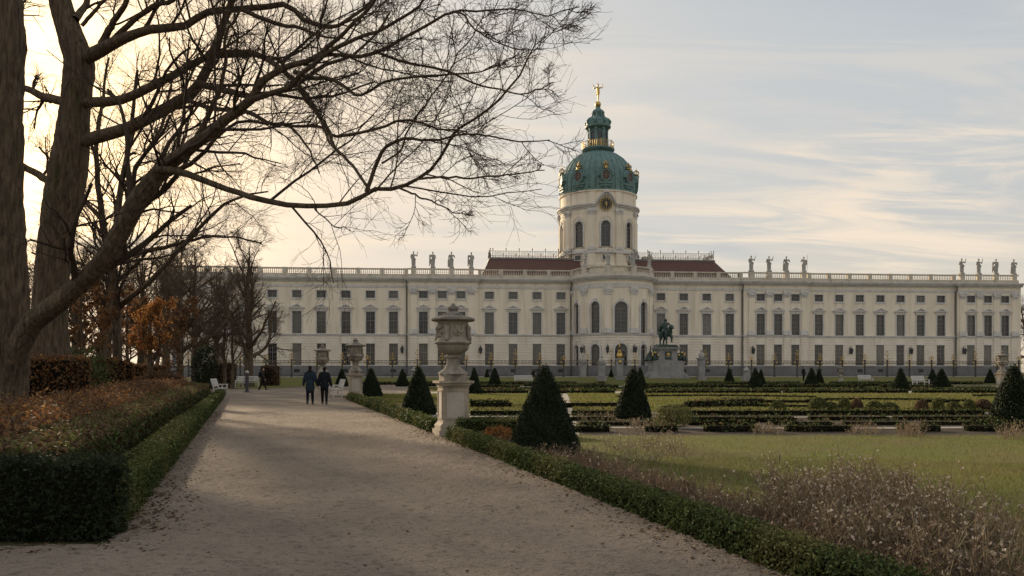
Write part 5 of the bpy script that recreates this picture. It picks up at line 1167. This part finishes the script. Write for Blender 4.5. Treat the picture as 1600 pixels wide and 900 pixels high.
# small round shrubs at the front edge of the bright lawn
BM = MB(); BM.ell((0,0,0.22),(0.2,0.2,0.2),12,8)
bp = np.array(BM.v); u_ = unit(rng.normal(size=(1500,3))); u_[:,2] = np.abs(u_[:,2])*0.9; Vb, Fb = leaves(u_*np.array([0.27,0.27,0.36])*(0.8+0.3*rng.random((1500,1)))+np.array([0,0,0.08]), u_, 0.075, 0.5)
bm1 = np_mesh('round_shrub', [(bp, np.array(BM.f), 0), (Vb, Fb, 1)], [M['core'], M['boxl']]); bm2 = np_mesh('round_shrub', [(bp, np.array(BM.f), 0), (Vb, Fb, 1)], [M['core'], M['brown']])
for i, px in enumerate((1215,1278,1298,1319,1339,1366,1389,1440,1465,1490,1514,1536)):
    o = place('round_shrub', (bm1, bm2)[(0,0,0,0,1,0,0,1,0,0,0,1)[i]], None, tuple(pd(px, 30.2)), i*1.3, (random.uniform(0.8,1.35),)*2+(random.uniform(0.8,1.25),))
    tag(o, 'small round shrub, %s from left in the row edging the bright lawn' % ('first','second','third','fourth','fifth','sixth','seventh','eighth','ninth','tenth','eleventh','twelfth')[i], 'shrub', 'round shrubs edging the bright lawn')
# ------------------------------------------------------------------ trees
def limb(pts, d0, d1, K=22, jit=0.05, bow=0.0, thin=0.76):
    """pts: (px, py, width px) traced in the photo, depth running from d0 to d1; gives centre line and radius in metres"""
    a = np.array(pts, float); a[:,2] *= thin; n = len(a); t = np.linspace(0,1,n); dep = d0+(d1-d0)*t+bow*np.sin(PI*t)
    P = np.stack([p3(x, y, dd) for (x, y, _), dd in zip(a, dep)]); r = a[:,2]/2/FPX*dep
    S = spline(np.c_[P, r], K); Q = S[:,:3]; Q[1:] += rng.normal(size=(K-1,3))*jit*np.linspace(0.3,1,K-1)[:,None]
    return Q, np.maximum(S[:,3], 0.012)
def rough_tube(P, r, sides=16, amp=0.09):
    """bark-ridged trunk or limb"""
    V, F = tubes(P[None], r[None], sides); K = len(P)
    V = V.reshape(K, sides, 3); c = P[:,None,:]; a = np.arange(sides)
    ridge = 1+amp*(np.sin(a*2.399*3)[None]*0.6+np.sin(a[None]*1.7+np.arange(K)[:,None]*0.55)*0.5+rng.normal(size=(K,sides))*0.35)
    return (c+(V-c)*ridge[...,None]).reshape(-1,3), F
def bark_tube(P, r, sides=64, K=110):
    """trunk with long vertical ridges and cracks"""
    S = spline(np.c_[P, r], K); Q = S[:,:3]; rr = S[:,3]; V, F = tubes(Q[None], rr[None], sides); V = V.reshape(K, sides, 3); c = Q[:,None,:]
    a = np.arange(sides)[None]*2*PI/sides; z = np.cumsum(np.r_[0, np.linalg.norm(np.diff(Q, axis=0), axis=1)])[:,None]
    w = a+0.12*np.sin(z*1.3+a*2)+0.07*np.sin(z*3.1+a*5)
    rid = 0.075*np.abs(np.sin(w*9+0.5*np.sin(z*0.8)))+0.05*np.abs(np.sin(w*14+z*0.9))+0.035*np.sin(w*3+z*0.35)+0.018*rng.normal(size=(K,sides))
    flare = 0.22*np.exp(-z/0.9)*(1+0.5*np.sin(a*5+0.7))
    return (c+(V-c)*(0.93+rid+flare*(rr[:1,None] > 0.3))[...,None]).reshape(-1,3), F
def build_tree(name, trunks, limbs, label, spec, mat='bark', tmat='twig', leaf=None, by_len=True):
    """trunks and limbs: lists of (P, r); spec: growth levels applied to all limbs"""
    e = empty(name, tuple(trunks[0][0][0]*np.array([1,1,0]))); off = np.array(e.location)
    parts = []
    for P, r in trunks: V, F = (bark_tube(P-off, r) if by_len else bark_tube(P-off, r, 24, 36)); parts.append((V,F,0))
    for P, r in limbs: V, F = rough_tube(P-off, r, 9 if by_len else 5, 0.05); parts.append((V,F,0))
    place('trunk', np_mesh('trunk', parts, [M[mat]], True), e)
    K = 22; LP = np.stack([spline(P, K) for P, r in limbs]); LR = np.stack([spline(r[:,None], K)[:,0] for P, r in limbs])
    tp = []; cur = (LP, LR); tips = None
    for li, lv in enumerate(spec):
        sides = lv.pop('sides', 4)
        if li == 0:      # shoots in proportion to the length of each limb
            res = []
            for i in range(K and len(LP)):
                q = dict(lv); ln = np.linalg.norm(np.diff(LP[i], axis=0), axis=1).sum(); q['m'] = max(3, int(round(lv['m']*ln/(9.0 if by_len else ln)))); res.append(sprout(LP[i:i+1], LR[i:i+1], **q))
            cur = (np.concatenate([a for a, b in res]), np.concatenate([b for a, b in res]))
        else: cur = sprout(*cur, **lv)
        lv['sides'] = sides
        V, F = tubes(cur[0]-off, cur[1], sides); tp.append((V,F,0)); tips = cur
    mats = [M[tmat]]
    if leaf:
        lm, n, sz = leaf; i = rng.integers(0, len(tips[0]), n); k = rng.integers(1, tips[0].shape[1], n); C = tips[0][i,k]-off+rng.normal(size=(n,3))*0.08
        V, F = leaves(C, rdir(n), sz, 0.55, 1.0); mats.append(M[lm]); tp.append((V,F,1))
    c = place('crown', np_mesh('crown', tp, mats), e)
    tag(e, label, 'tree'); return e
# tree A: the leaning giant at the left edge with its mossy limb
A_trunk = limb([(0,690,120),(-4,655,92),(-2,600,78),(0,540,80),(-4,450,84),(-8,330,84),(-10,200,82),(-8,80,84),(-12,-60,76),(-20,-260,60)], 25.0, 24.4, 26, 0.02, thin=0.95)
A_limb = limb([(2,640,44),(14,585,50),(30,540,54),(50,504,54),(80,480,50),(123,445,46),(160,408,46),(187,365,46),(213,317,47),(240,280,43),(267,253,37),(300,228,31),(333,205,27),(363,180,24),(390,157,22),(410,128,18),(445,106,15),(480,95,13),(515,72,11),(550,40,9),(580,8,8),(605,-40,6)], 24.8, 20.5, 44, 0.015, thin=0.60)
A_low = limb([(248,264,18),(280,268,15),(335,288,13),(370,300,12),(400,310,12),(450,320,11),(500,322,10),(550,316,9.5),(585,296,9),(623,293,8),(657,277,7),(683,253,6.5),(703,220,6),(717,200,5.5),(750,180,5),(783,153,4.5),(807,123,4),(830,83,3),(840,55,2)], 22.6, 18.8, 30, 0.015, 0.5)
A_f1 = limb([(572,300,9),(590,253,8),(607,227,7),(643,217,6),(680,220,5),(713,210,4.5),(760,213,3.5),(817,222,3),(857,217,2)], 20.3, 18.4, 22, 0.02)
A_f2 = limb([(650,280,5),(683,277,4.5),(743,277,3.8),(800,273,3),(850,263,2)], 20.0, 18.6, 22, 0.02)
A_f3 = limb([(390,157,13),(433,143,11),(455,133,10),(470,117,10),(513,82,9),(550,63,8),(590,50,7),(630,27,6),(663,0,5),(690,-40,4)], 21.6, 19.0, 22, 0.02)
A_f4 = limb([(500,88,8),(517,85,8),(557,88,7.5),(593,80,7),(623,63,6.5),(663,43,6),(707,18,5),(750,17,4),(783,13,3.5),(823,17,3),(860,25,2),(905,8,1.5)], 20.8, 18.0, 22, 0.02)
A_f5 = limb([(590,82,6),(630,97,5.5),(663,103,5),(697,110,5),(733,127,4),(767,138,3.5),(810,147,3),(840,140,2.5),(867,128,1.5)], 20.3, 18.2, 22, 0.02)
A_f6 = limb([(460,112,9),(483,122,9),(510,122,8),(537,133,7),(557,150,6),(587,137,5.5),(610,125,5),(663,118,4.5),(703,117,4),(750,112,3),(790,95,2)], 21.2, 18.8, 22, 0.02)
A_f7 = limb([(707,18,4),(723,22,4),(740,43,3.5),(770,63,3),(810,77,2.5),(850,78,1.8)], 18.9, 18.0, 22, 0.02)
A_f8 = limb([(580,300,6),(560,270,6),(543,250,6),(520,227,7),(517,210,8),(505,190,8),(490,170,9),(470,140,10),(455,120,11)], 20.2, 21.6, 22, 0.02)
A_f9 = limb([(597,255,4.5),(625,235,4),(640,200,3.6),(668,160,3),(700,115,3),(735,60,2.5),(760,10,2)], 20.2, 18.4, 22, 0.03)
A_f10 = limb([(620,292,5),(650,306,4),(682,318,3.2),(710,330,2.4),(738,335,1.6)], 20.2, 19.2, 22, 0.03)
A_up = limb([(0,200,40),(-30,100,34),(-70,0,28),(-120,-120,18)], 24.6, 26.5, 22, 0.05)
A_up2 = limb([(-8,-60,50),(30,-160,36),(90,-260,22),(170,-340,12)], 24.4, 21.0, 22, 0.05)
A_s1 = limb([(300,227,12),(330,170,10),(350,110,8),(352,60,6),(372,10,5),(395,-60,3)], 23.0, 21.5, 22, 0.03)
A_s2 = limb([(230,285,14),(300,255,9),(340,215,7),(375,190,6),(420,193,6),(467,197,6),(500,197,6.5),(520,213,6.5),(560,207,6),(597,200,5.5),(637,187,5),(683,200,4),(730,205,3)], 23.6, 19.4, 26, 0.02)
SPEC = [dict(m=9, t0=0.22, t1=1.0, ang=(30,70), ratio=(0.18,0.46), K=9, wander=0.13, grav=0.035, rr=0.46, rmin=0.012, out=np.array([0,0,0.35]), fall=0.9, lmax=3.8, sides=4),
        dict(m=6, t0=0.15, t1=1.0, fall=0.5, ang=(25,60), ratio=(0.34,0.75), K=6, wander=0.14, grav=0.03, rr=0.55, rmin=0.008, lmax=2.2, sides=3),
        dict(m=5, t0=0.12, t1=1.0, fall=0.4, ang=(22,52), ratio=(0.42,0.95), K=4, wander=0.13, grav=0.03, rr=0.6, rmin=0.0055, lmax=1.15, sides=3),
        dict(m=4, t0=0.15, t1=1.0, fall=0.4, ang=(18,48), ratio=(0.5,1.0), K=3, wander=0.13, grav=0.04, rr=0.6, rmin=0.004, lmax=0.6, sides=3)]
def spec(*ms):
    out = []
    for s, m in zip(SPEC, ms): q = dict(s); q['m'] = m; out.append(q)
    return out
build_tree('old_tree', [A_trunk, A_limb], [A_limb, A_low, A_f1, A_f2, A_f3, A_f4, A_f5, A_f6, A_f7, A_f8, A_f9, A_f10, A_up, A_up2, A_s1, A_s2], 'huge bare tree at the left edge with a mossy limb reaching over the path', spec(12,6,4,2))
# tree B: second giant behind it
B_trunk = limb([(84,640,90),(80,595,74),(76,500,60),(80,440,57),(84,400,56),(93,345,60),(101,300,64),(111,240,62),(118,167,50),(125,100,52),(112,60,44),(95,0,38),(85,-60,32),(95,-160,22),(120,-280,12)], 32.0, 31.5, 30, 0.02, thin=0.83)
B1 = limb([(122,228,20),(143,217,26),(200,200,24),(253,173,24),(293,150,23),(317,122,20),(330,87,16),(347,43,14),(363,0,13),(385,-70,9),(420,-160,5)], 31.8, 28.0, 26, 0.02)
B1b = limb([(310,130,15),(335,137,14),(360,143,13),(393,150,12),(433,143,11),(470,128,9),(510,100,8),(540,92,6),(580,60,5),(610,20,4)], 29.6, 26.8, 22, 0.02)
B2 = limb([(126,163,15),(143,160,21),(187,157,18),(233,137,17),(267,120,16),(300,100,14),(330,88,13),(360,82,13),(400,85,12),(430,100,11),(455,120,10),(480,150,8),(500,185,6),(515,225,4)], 31.7, 27.5, 26, 0.02)
B3 = limb([(126,96,20),(142,87,27),(167,73,25),(200,57,20),(240,45,17),(290,40,15),(320,20,14),(360,15,13),(400,13,12),(447,7,11),(473,30,10),(500,40,9),(523,43,8),(550,27,7),(577,5,6),(610,-40,4)], 31.6, 27.0, 28, 0.02)
B4 = limb([(150,82,10),(163,60,14),(180,30,12),(197,3,10),(210,-40,8),(240,-110,5)], 31.4, 29.5, 22, 0.03)
B5 = limb([(172,68,12),(207,33,11),(240,10,10),(267,0,9),(310,-30,7),(370,-50,4)], 31.2, 28.5, 22, 0.03)
B6 = limb([(380,16,9),(413,30,9),(443,40,8),(467,43,7),(500,55,5),(540,60,3)], 29.0, 27.5, 22, 0.02)
B7 = limb([(110,163,14),(93,157,18),(67,150,16),(37,137,13),(0,125,10),(-50,90,6)], 31.8, 33.5, 22, 0.03)
B8 = limb([(92,290,12),(70,280,15),(33,257,13),(-10,240,9),(-60,200,5)], 31.9, 33.0, 22, 0.03)
B9 = limb([(118,30,16),(135,5,12),(165,-50,9),(220,-120,5)], 31.5, 33, 22, 0.03)
B10 = limb([(95,0,18),(60,-60,14),(20,-120,9),(-40,-180,5)], 31.5, 34, 22, 0.04)
B11 = limb([(290,155,9),(333,170,9),(383,173,9),(420,193,8),(450,196,6),(480,230,4),(500,270,3)], 30.0, 27.6, 22, 0.02)
B12 = limb([(128,40,8),(150,15,7),(168,-5,5),(180,-30,4)], 31.5, 31, 22, 0.02)
build_tree('old_tree', [B_trunk], [B1,B1b,B2,B3,B4,B5,B6,B7,B8,B9,B10,B11,B12], 'second huge bare tree with many limbs, just right of the left edge', spec(10,6,4,2))
# twin slender trunks farther back
C1 = limb([(152,630,20),(153,600,18),(160,533,17),(171,471,16),(178,400,14),(188,300,11),(205,200,8),(215,110,5)], 43.0, 42.0, 24, 0.03)
C2 = limb([(182,628,20),(183,547,18),(182,480,17),(176,431,15),(160,340,12),(150,250,9),(160,160,6),(170,90,4)], 44.0, 44.5, 24, 0.03)
C3 = limb([(186,480,13),(210,460,11),(235,440,10),(284,387,9),(329,338,7),(370,310,5),(420,300,3)], 44.0, 40.0, 22, 0.03)
C4 = limb([(178,410,11),(215,395,10),(262,385,8),(310,372,6),(360,370,4),(410,380,3)], 43.5, 41.0, 22, 0.03)
C5 = limb([(176,400,10),(205,350,9),(240,300,8),(280,240,6),(300,170,4)], 43.0, 44.0, 22, 0.04)
C6 = limb([(165,350,10),(130,310,8),(100,270,6),(60,230,4)], 44.0, 46.0, 22, 0.04)
C7 = limb([(183,310,9),(220,250,7),(255,190,6),(270,120,4)], 43.0, 41.0, 22, 0.04)
C8 = limb([(180,450,9),(140,420,8),(95,400,6),(50,395,4)], 44.0, 46.0, 22, 0.04)
build_tree('slender_tree', [C1], [C1, C4, C5, C7], 'bare tree with a slim trunk, left of the twin stems', spec(12,6,4,3))
build_tree('slender_tree', [C2], [C2, C3, C6, C8], 'bare tree with a slim trunk, right of the twin stems', spec(12,6,4,3))
# generic bare trees
def bare(loc, H, spread, label, name='bare_tree', seed=0, r0=0.35, clear=0.28, ms=(5,5,4), nl=9, tmat='twigfar', leaf=None, rm=1.0, lean=0.0):
    x, y = loc[:2]; K = 16; z = np.linspace(0, H, K)
    P = np.stack([x+np.cumsum(rng.normal(size=K)*0.05)*H/12+lean*z, y+np.cumsum(rng.normal(size=K)*0.05)*H/12, z], 1); P[0,:2] = (x, y)
    r = r0*(1-np.linspace(0,1,K))**0.8+0.03; r[0] *= 1.35
    tr = (P, r)
    Q, RQ = sprout(P[None], r[None], nl, clear, 0.95, (38,72), (0.30*spread,0.52*spread), K=14, wander=0.10, grav=0.07, rr=0.55, rmin=0.03)
    limbs = [tr]+[(Q[i], RQ[i]) for i in range(len(Q))]
    s = [dict(m=ms[0]+3, t0=0.15, t1=1.0, ang=(28,62), ratio=(0.25,0.5), K=7, wander=0.16, grav=0.04, rr=0.5, rmin=0.016*rm, lmax=3.5, sides=4, lref=8.0),
         dict(m=ms[1]+1, t0=0.1, t1=1.0, ang=(25,60), ratio=(0.35,0.65), K=5, wander=0.18, grav=0.03, rr=0.55, rmin=0.011*rm, lmax=1.9, sides=3),
         dict(m=ms[2]+1, t0=0.1, t1=1.0, ang=(22,58), ratio=(0.35,0.75), K=4, wander=0.2, grav=0.03, rr=0.6, rmin=0.008*rm, lmax=1.1, sides=3)]
    return build_tree(name, [tr], limbs, label, s, 'bark', tmat, leaf, False)
protos = []
def wood(k, loc, sc, label, sx=1.0):
    """the first use of a kind moves the built tree itself, later ones copy it"""
    while len(protos) <= k: protos.append(None)
    if protos[k] is None:
        H, sp, r0, cl, nl, ms = ((14.0,1.05,0.42,0.14,14,(6,6,5)), (15.0,0.95,0.36,0.22,13,(6,6,5)), (11.0,0.85,0.17,0.2,11,(5,5,4)))[k]
        protos[k] = bare((0,0), H, sp, label, r0=r0, clear=cl, ms=ms, nl=nl); o = protos[k]
    else: o = copy_tree(protos[k])
    o.location = (loc[0], loc[1], 0); o.rotation_euler = (0,0,random.uniform(0,6.28)); o.scale = (sc*sx, sc*sx, sc); o['label'] = label; o['group'] = 'bare trees beyond the left bed'
    return o
wood(0, pd(387,78), 0.98, 'bare spreading tree in front of the palace left wing', 1.0)
wood(2, pd(350,70), 0.85, 'thin bare tree left of the spreading tree by the palace')
wood(2, pd(362,69), 0.75, 'thin bare sapling behind the white benches')
wood(1, pd(305,80), 0.95, 'bare tree just left of the visible palace wall')
wood(0, pd(262,90), 1.05, 'tall bare tree behind the small orange tree')
wood(1, pd(215,68), 0.78, 'bare tree behind the beech blocks, right of the twin stems')
wood(0, pd(120,60), 0.72, 'bare tree seen between the second giant and the twin stems')
wood(2, pd(30,66), 0.85, 'bare tree seen between the two giant trunks')
wood(1, pd(165,95), 1.0, 'far bare tree deep in the left wood, behind the twin stems')
wood(2, pd(58,50), 0.75, 'smaller bare tree behind the beech hedge by the giants')
wood(2, pd(245,75), 1.0, 'thin bare tree straight behind the orange leaves')
wood(1, pd(335,100), 0.95, 'bare tree touching the palace roof line at its hidden left end')
wood(2, pd(185,78), 1.1, 'thin bare tree behind the right one of the twin stems')
wood(2, pd(95,52), 0.8, 'thin bare tree hidden partly by the second giant')
wood(0, pd(225,120), 1.25, 'farthest bare tree of the left wood')
wood(1, pd(280,64), 0.75, 'low bare tree right of the orange one')
wood(0, pd(1612,150), 1.25, 'bare brown tree past the right end of the palace')
wood(1, pd(1655,165), 1.35, 'farther bare tree past the right end of the palace')
bare(pd(236,47), 5.0, 1.0, 'small tree still holding orange autumn leaves', 'orange_tree', r0=0.17, clear=0.36, ms=(2,2,2), nl=9, tmat='twig', leaf=('orange',2400,0.15))
bare(pd(128,40), 5.5, 1.0, 'small russet-leaved tree behind the beech hedge', 'russet_tree', r0=0.12, clear=0.2, ms=(2,2,2), nl=9, tmat='twig', leaf=('rusty',4200,0.14))
bare(pd(285,62), 6.5, 1.0, 'russet-leaved tree beyond the orange one', 'russet_tree', r0=0.14, clear=0.2, ms=(2,2,2), nl=9, tmat='twig', leaf=('rusty',4000,0.16))
bare(pd(200,58), 6.5, 1.0, 'russet-leaved tree left of the orange one', 'russet_tree', r0=0.14, clear=0.2, ms=(2,2,2), nl=9, tmat='twig', leaf=('rusty',4200,0.16))
# evergreen bush beside the palace
def bush(loc, r, h, n, leaf, mat, name, label, mat2=None):
    u = unit(rng.normal(size=(n,3))); f = 0.55+0.5*rng.random((n,1))**0.5; lob = 1+0.18*np.sin(u[:,:1]*7+u[:,2:]*5)*np.sin(u[:,1:2]*8)
    C = u*f*lob*np.array([r,r,h/2])+np.array([0,0,h/2]); C[:,2] = np.maximum(C[:,2], 0.03); V, F = leaves(C, u+np.array([0,0,0.3]), leaf, 0.55, 0.9)
    tk = tubes(np.stack([np.linspace([0,0,0],[math.cos(a)*r*0.5,math.sin(a)*r*0.5,h*0.75],5) for a in (0,1.3,2.6,3.9,5.2)]), np.tile(np.linspace(0.05,0.015,5)[None],(5,1)), 4)
    e = empty(name, tuple(loc)); place('stem', np_mesh('stem', [(tk[0],tk[1],0)], [M['twig']]), e); place('foliage', np_mesh('foliage', [(V,F,0)], [M[mat]]), e)
    return tag(e, label, 'shrub')
bush(pd(320,60), 0.9, 3.4, 3000, 0.16, 'yew', 'evergreen_bush', 'dark evergreen bush left of the palace ground floor window')
bush(pd(120,36), 1.5, 2.6, 3000, 0.12, 'box', 'evergreen_bush', 'green bush behind the beech hedge by the second giant')
bush(gp(1052,668), 0.5, 0.62, 2200, 0.055, 'boxl', 'yellow_green_shrub', 'yellowish green shrub in the hedge rows right of the second cone')
bush(gp(778,690), 0.32, 0.34, 900, 0.05, 'orange', 'rust_red_plant', 'rust-red dried plant between the near urn and the largest cone')

# ------------------------------------------------------------------ dried borders, grass, litter (nobody could count them)
def stems(poly, n, h, mats, name, label, bend_=0.35, seed=0.35, wid=0.006, zfun=None, side=0.5):
    q = scatter(poly, n); n = len(q); hh = h*(0.45+0.75*rng.random(n)) if zfun is None else zfun(q)*(0.5+0.6*rng.random(n))
    K = 6; P = np.empty((n,K,3)); P[:,0] = np.c_[q, np.zeros(n)]; d = unit(np.array([0,0,1.0])+bend_*rng.normal(size=(n,3)))
    for k in range(1,K): d = unit(d+0.22*rng.normal(size=(n,3))+np.array([0,0,-0.05])); P[:,k] = P[:,k-1]+d*(hh/(K-1))[:,None]
    R = np.tile(np.linspace(1,0.5,K)[None]*wid, (n,1)); V, F = tubes(P, R, 3); parts = [(V,F,0)]
    m = max(1,int(3)); Q, RQ = sprout(P, R, m, 0.35, 1.0, (20,60), (0.25,0.5), K=4, wander=0.2, grav=0.08, rr=0.7, rmin=wid*0.55); V, F = tubes(Q, RQ, 3); parts.append((V,F,1))
    # dry leaves and seed heads
    i = rng.integers(0,n,int(n*2.2)); k = rng.integers(1,K,len(i)); C = P[i,k]+rng.normal(size=(len(i),3))*0.02; V, F = leaves(C, rdir(len(i)), 0.05, 0.3, 1.0); parts.append((V,F,0))
    ns = int(len(Q)*seed); i = rng.choice(len(Q), ns, False); C = Q[i,-1]; V, F = leaves(np.repeat(C,2,0)+rng.normal(size=(ns*2,3))*0.006, rdir(ns*2), 0.026, 0.8, 1.0); parts.append((V,F,2))
    o = place(name, np_mesh(name, parts, [M[x] for x in mats])); return tag(o, label, 'dried plants', None, 'stuff')
stems([(rx(5)+0.45,4.5),(rx(8.8)+0.45,8.8),(rx(13.6)+0.5,13.6),(rx(13.4)+1.35,13.4),(rx(9)+1.25,9.0),(rx(5)+1.3,4.5)], 1300, 0.31, ('dry','dry','seed'), 'dried_border', 'brown dried flower border between the box edging and the lawn', seed=0.14, wid=0.0065)
clump = [gp(x,y)[:2] for x,y in ((1185,800),(1225,782),(1330,778),(1420,790),(1500,830),(1600,890),(1560,960),(1400,930),(1260,860))]
stems(clump, 1150, 0.52, ('dryg','dry','seed'), 'seed_head_clump', 'tall dried clump with pale seed heads at the near right', seed=0.62, bend_=0.28)
stems([gp(x,y)[:2] for x,y in ((930,712),(960,690),(1060,690),(1090,720),(1010,735))], 180, 0.32, ('dryg','dryg','seed'), 'wispy_grass', 'wispy pale stems at the lawn edge by the largest cone', seed=0.5, bend_=0.2, wid=0.004)
for i, (pts, h, lab) in enumerate((([(982,676),(1030,676),(1030,668),(985,668)],0.55,'pinkish dried clump in the hedge rows below the second cone'), ([(1175,680),(1225,680),(1222,672),(1178,672)],0.4,'dried clump in the hedge rows left of centre'), ([(1325,682),(1375,682),(1372,672),(1328,672)],0.4,'dried clump in the middle of the hedge rows'), ([(1400,684),(1445,684),(1442,674),(1404,674)],0.5,'bushy dried clump in the hedge rows at right'), ([(1560,690),(1620,690),(1615,676),(1565,676)],0.5,'dried clump at the right end of the hedge rows'),
        ([(575,634),(625,634),(640,648),(600,644)],0.45,'pale lavender clump beside the path before the second urn'), ([(900,660),(960,660),(960,652),(905,652)],0.4,'dried clump between the largest cone and the second'), ([(740,700),(790,705),(800,690),(745,686)],0.3,'low dried plants between near urn and largest cone'))):
    stems([gp(x,y)[:2] for x,y in pts], 85, h*0.62, ('dryg','dry','seed'), 'dried_clump', lab, seed=0.2, wid=0.006)
def grass(poly, n, h, name, label, mat='grass', w=0.006):
    q = scatter(poly, n); n = len(q); a = rng.random(n)*2*PI; hh = h*(0.5+0.8*rng.random(n)); t = np.stack([np.cos(a),np.sin(a)],1)*w/2
    ln = rng.normal(size=(n,2))*hh[:,None]*0.45; z = np.full(n,0.012)
    V = np.stack([np.c_[q-t,z], np.c_[q+t,z], np.c_[q+ln, z+hh]],1).reshape(-1,3); F = np.arange(3*n).reshape(n,3)
    return tag(place(name, np_mesh(name, [(V,F,0)], [M[mat]])), label, 'grass', None, 'stuff')
g_near = [p for p in front_lawn]
grass([(rx(13.2)+1.35,13.4),(rx(9)+1.35,9.0),(rx(5)+1.35,5.0),(9,4.0),(16,11),(5,14)], 62000, 0.050, 'lawn_grass', 'short grass of the near part of the front lawn')
grass(front_lawn, 55000, 0.055, 'lawn_grass', 'short grass over the front lawn', w=0.011)
grass(lawns[1], 90000, 0.085, 'lawn_grass', 'bright grass of the sunlit lawn in the middle', w=0.07)
grass(lawns[2], 22000, 0.07, 'lawn_grass', 'grass of the lawn between the near urn and the largest cone', w=0.05)
grass(lawns[0], 5000, 0.06, 'lawn_grass', 'grass of the small lawn just behind the near urn', w=0.02)
for k in (3,4,5): grass(lawns[k], 14000, 0.08, 'lawn_grass', ('grass of the lawn before the left wing','grass of the lawn before the right wing','grass strip in front of the terrace')[k-3], w=0.06)
# fallen leaves and pebbles
def litter(pts, size, mat, name, label, z=0.012, flat=0.35):
    n = len(pts); C = np.c_[pts, z+0.012*rng.random(n)]; V, F = leaves(C, np.tile([0,0,1.0],(n,1)), size, 0.6, flat, 0.8, 0.5); return tag(place(name, np_mesh(name, [(V,F,0)], [M[mat]])), label, 'leaves', None, 'stuff')
y = 4.5+26*rng.random(2600)**1.6; side = rng.random(2600) < 0.5
xr = rx(y)-np.abs(rng.normal(size=2600))*0.28+0.03; xl = lx(y)+np.abs(rng.normal(size=2600))*0.3-0.03; yy = np.where(side|(y > 7.0), y, y+3.0); xl = lx(yy)+np.abs(rng.normal(size=2600))*0.3-0.03
litter(np.stack([np.where(side, rx(yy)-np.abs(rng.normal(size=2600))*0.28+0.03, xl), yy],1), 0.05, 'litter', 'fallen_leaves', 'dry leaves gathered along both edges of the path')
litter(scatter(near_poly, 700), 0.04, 'litter', 'fallen_leaves', 'dry leaves strewn over the open gravel')
litter(np.c_[-12+9.0*rng.random(500), 6.55+0.5*rng.random(500)], 0.05, 'litter', 'fallen_leaves', 'dry leaves at the foot of the near yew hedge')
pq = scatter([(-7,4.2),(-3.6,6.8),(lx(14),14),(rx(14),14),(rx(6.2),6.2),(rx(4),4.0)], 15000); n = len(pq); rad = 0.004+0.009*rng.random(n)**2.5
oc = np.array([(1,0,0),(0,1,0),(-1,0,0),(0,-1,0),(0,0,0.7),(0,0,-0.5)],float); of = np.array([(0,1,4),(1,2,4),(2,3,4),(3,0,4)])
ang = rng.random(n)*2*PI; ca, sa = np.cos(ang), np.sin(ang); base = np.stack([oc[None,:,0]*ca[:,None]-oc[None,:,1]*sa[:,None]*0.7, oc[None,:,0]*sa[:,None]+oc[None,:,1]*ca[:,None]*0.7, np.repeat(oc[None,:,2],n,0)],-1)
V = base*rad[:,None,None]+np.c_[pq, np.full(n,0.024)][:,None,:]; F = (of[None]+np.arange(n)[:,None,None]*6).reshape(-1,3)
tag(place('loose_pebbles', np_mesh('loose_pebbles', [(V.reshape(-1,3),F,0)], [M['pebble']])), 'loose pebbles scattered over the near gravel', 'pebbles', None, 'stuff')
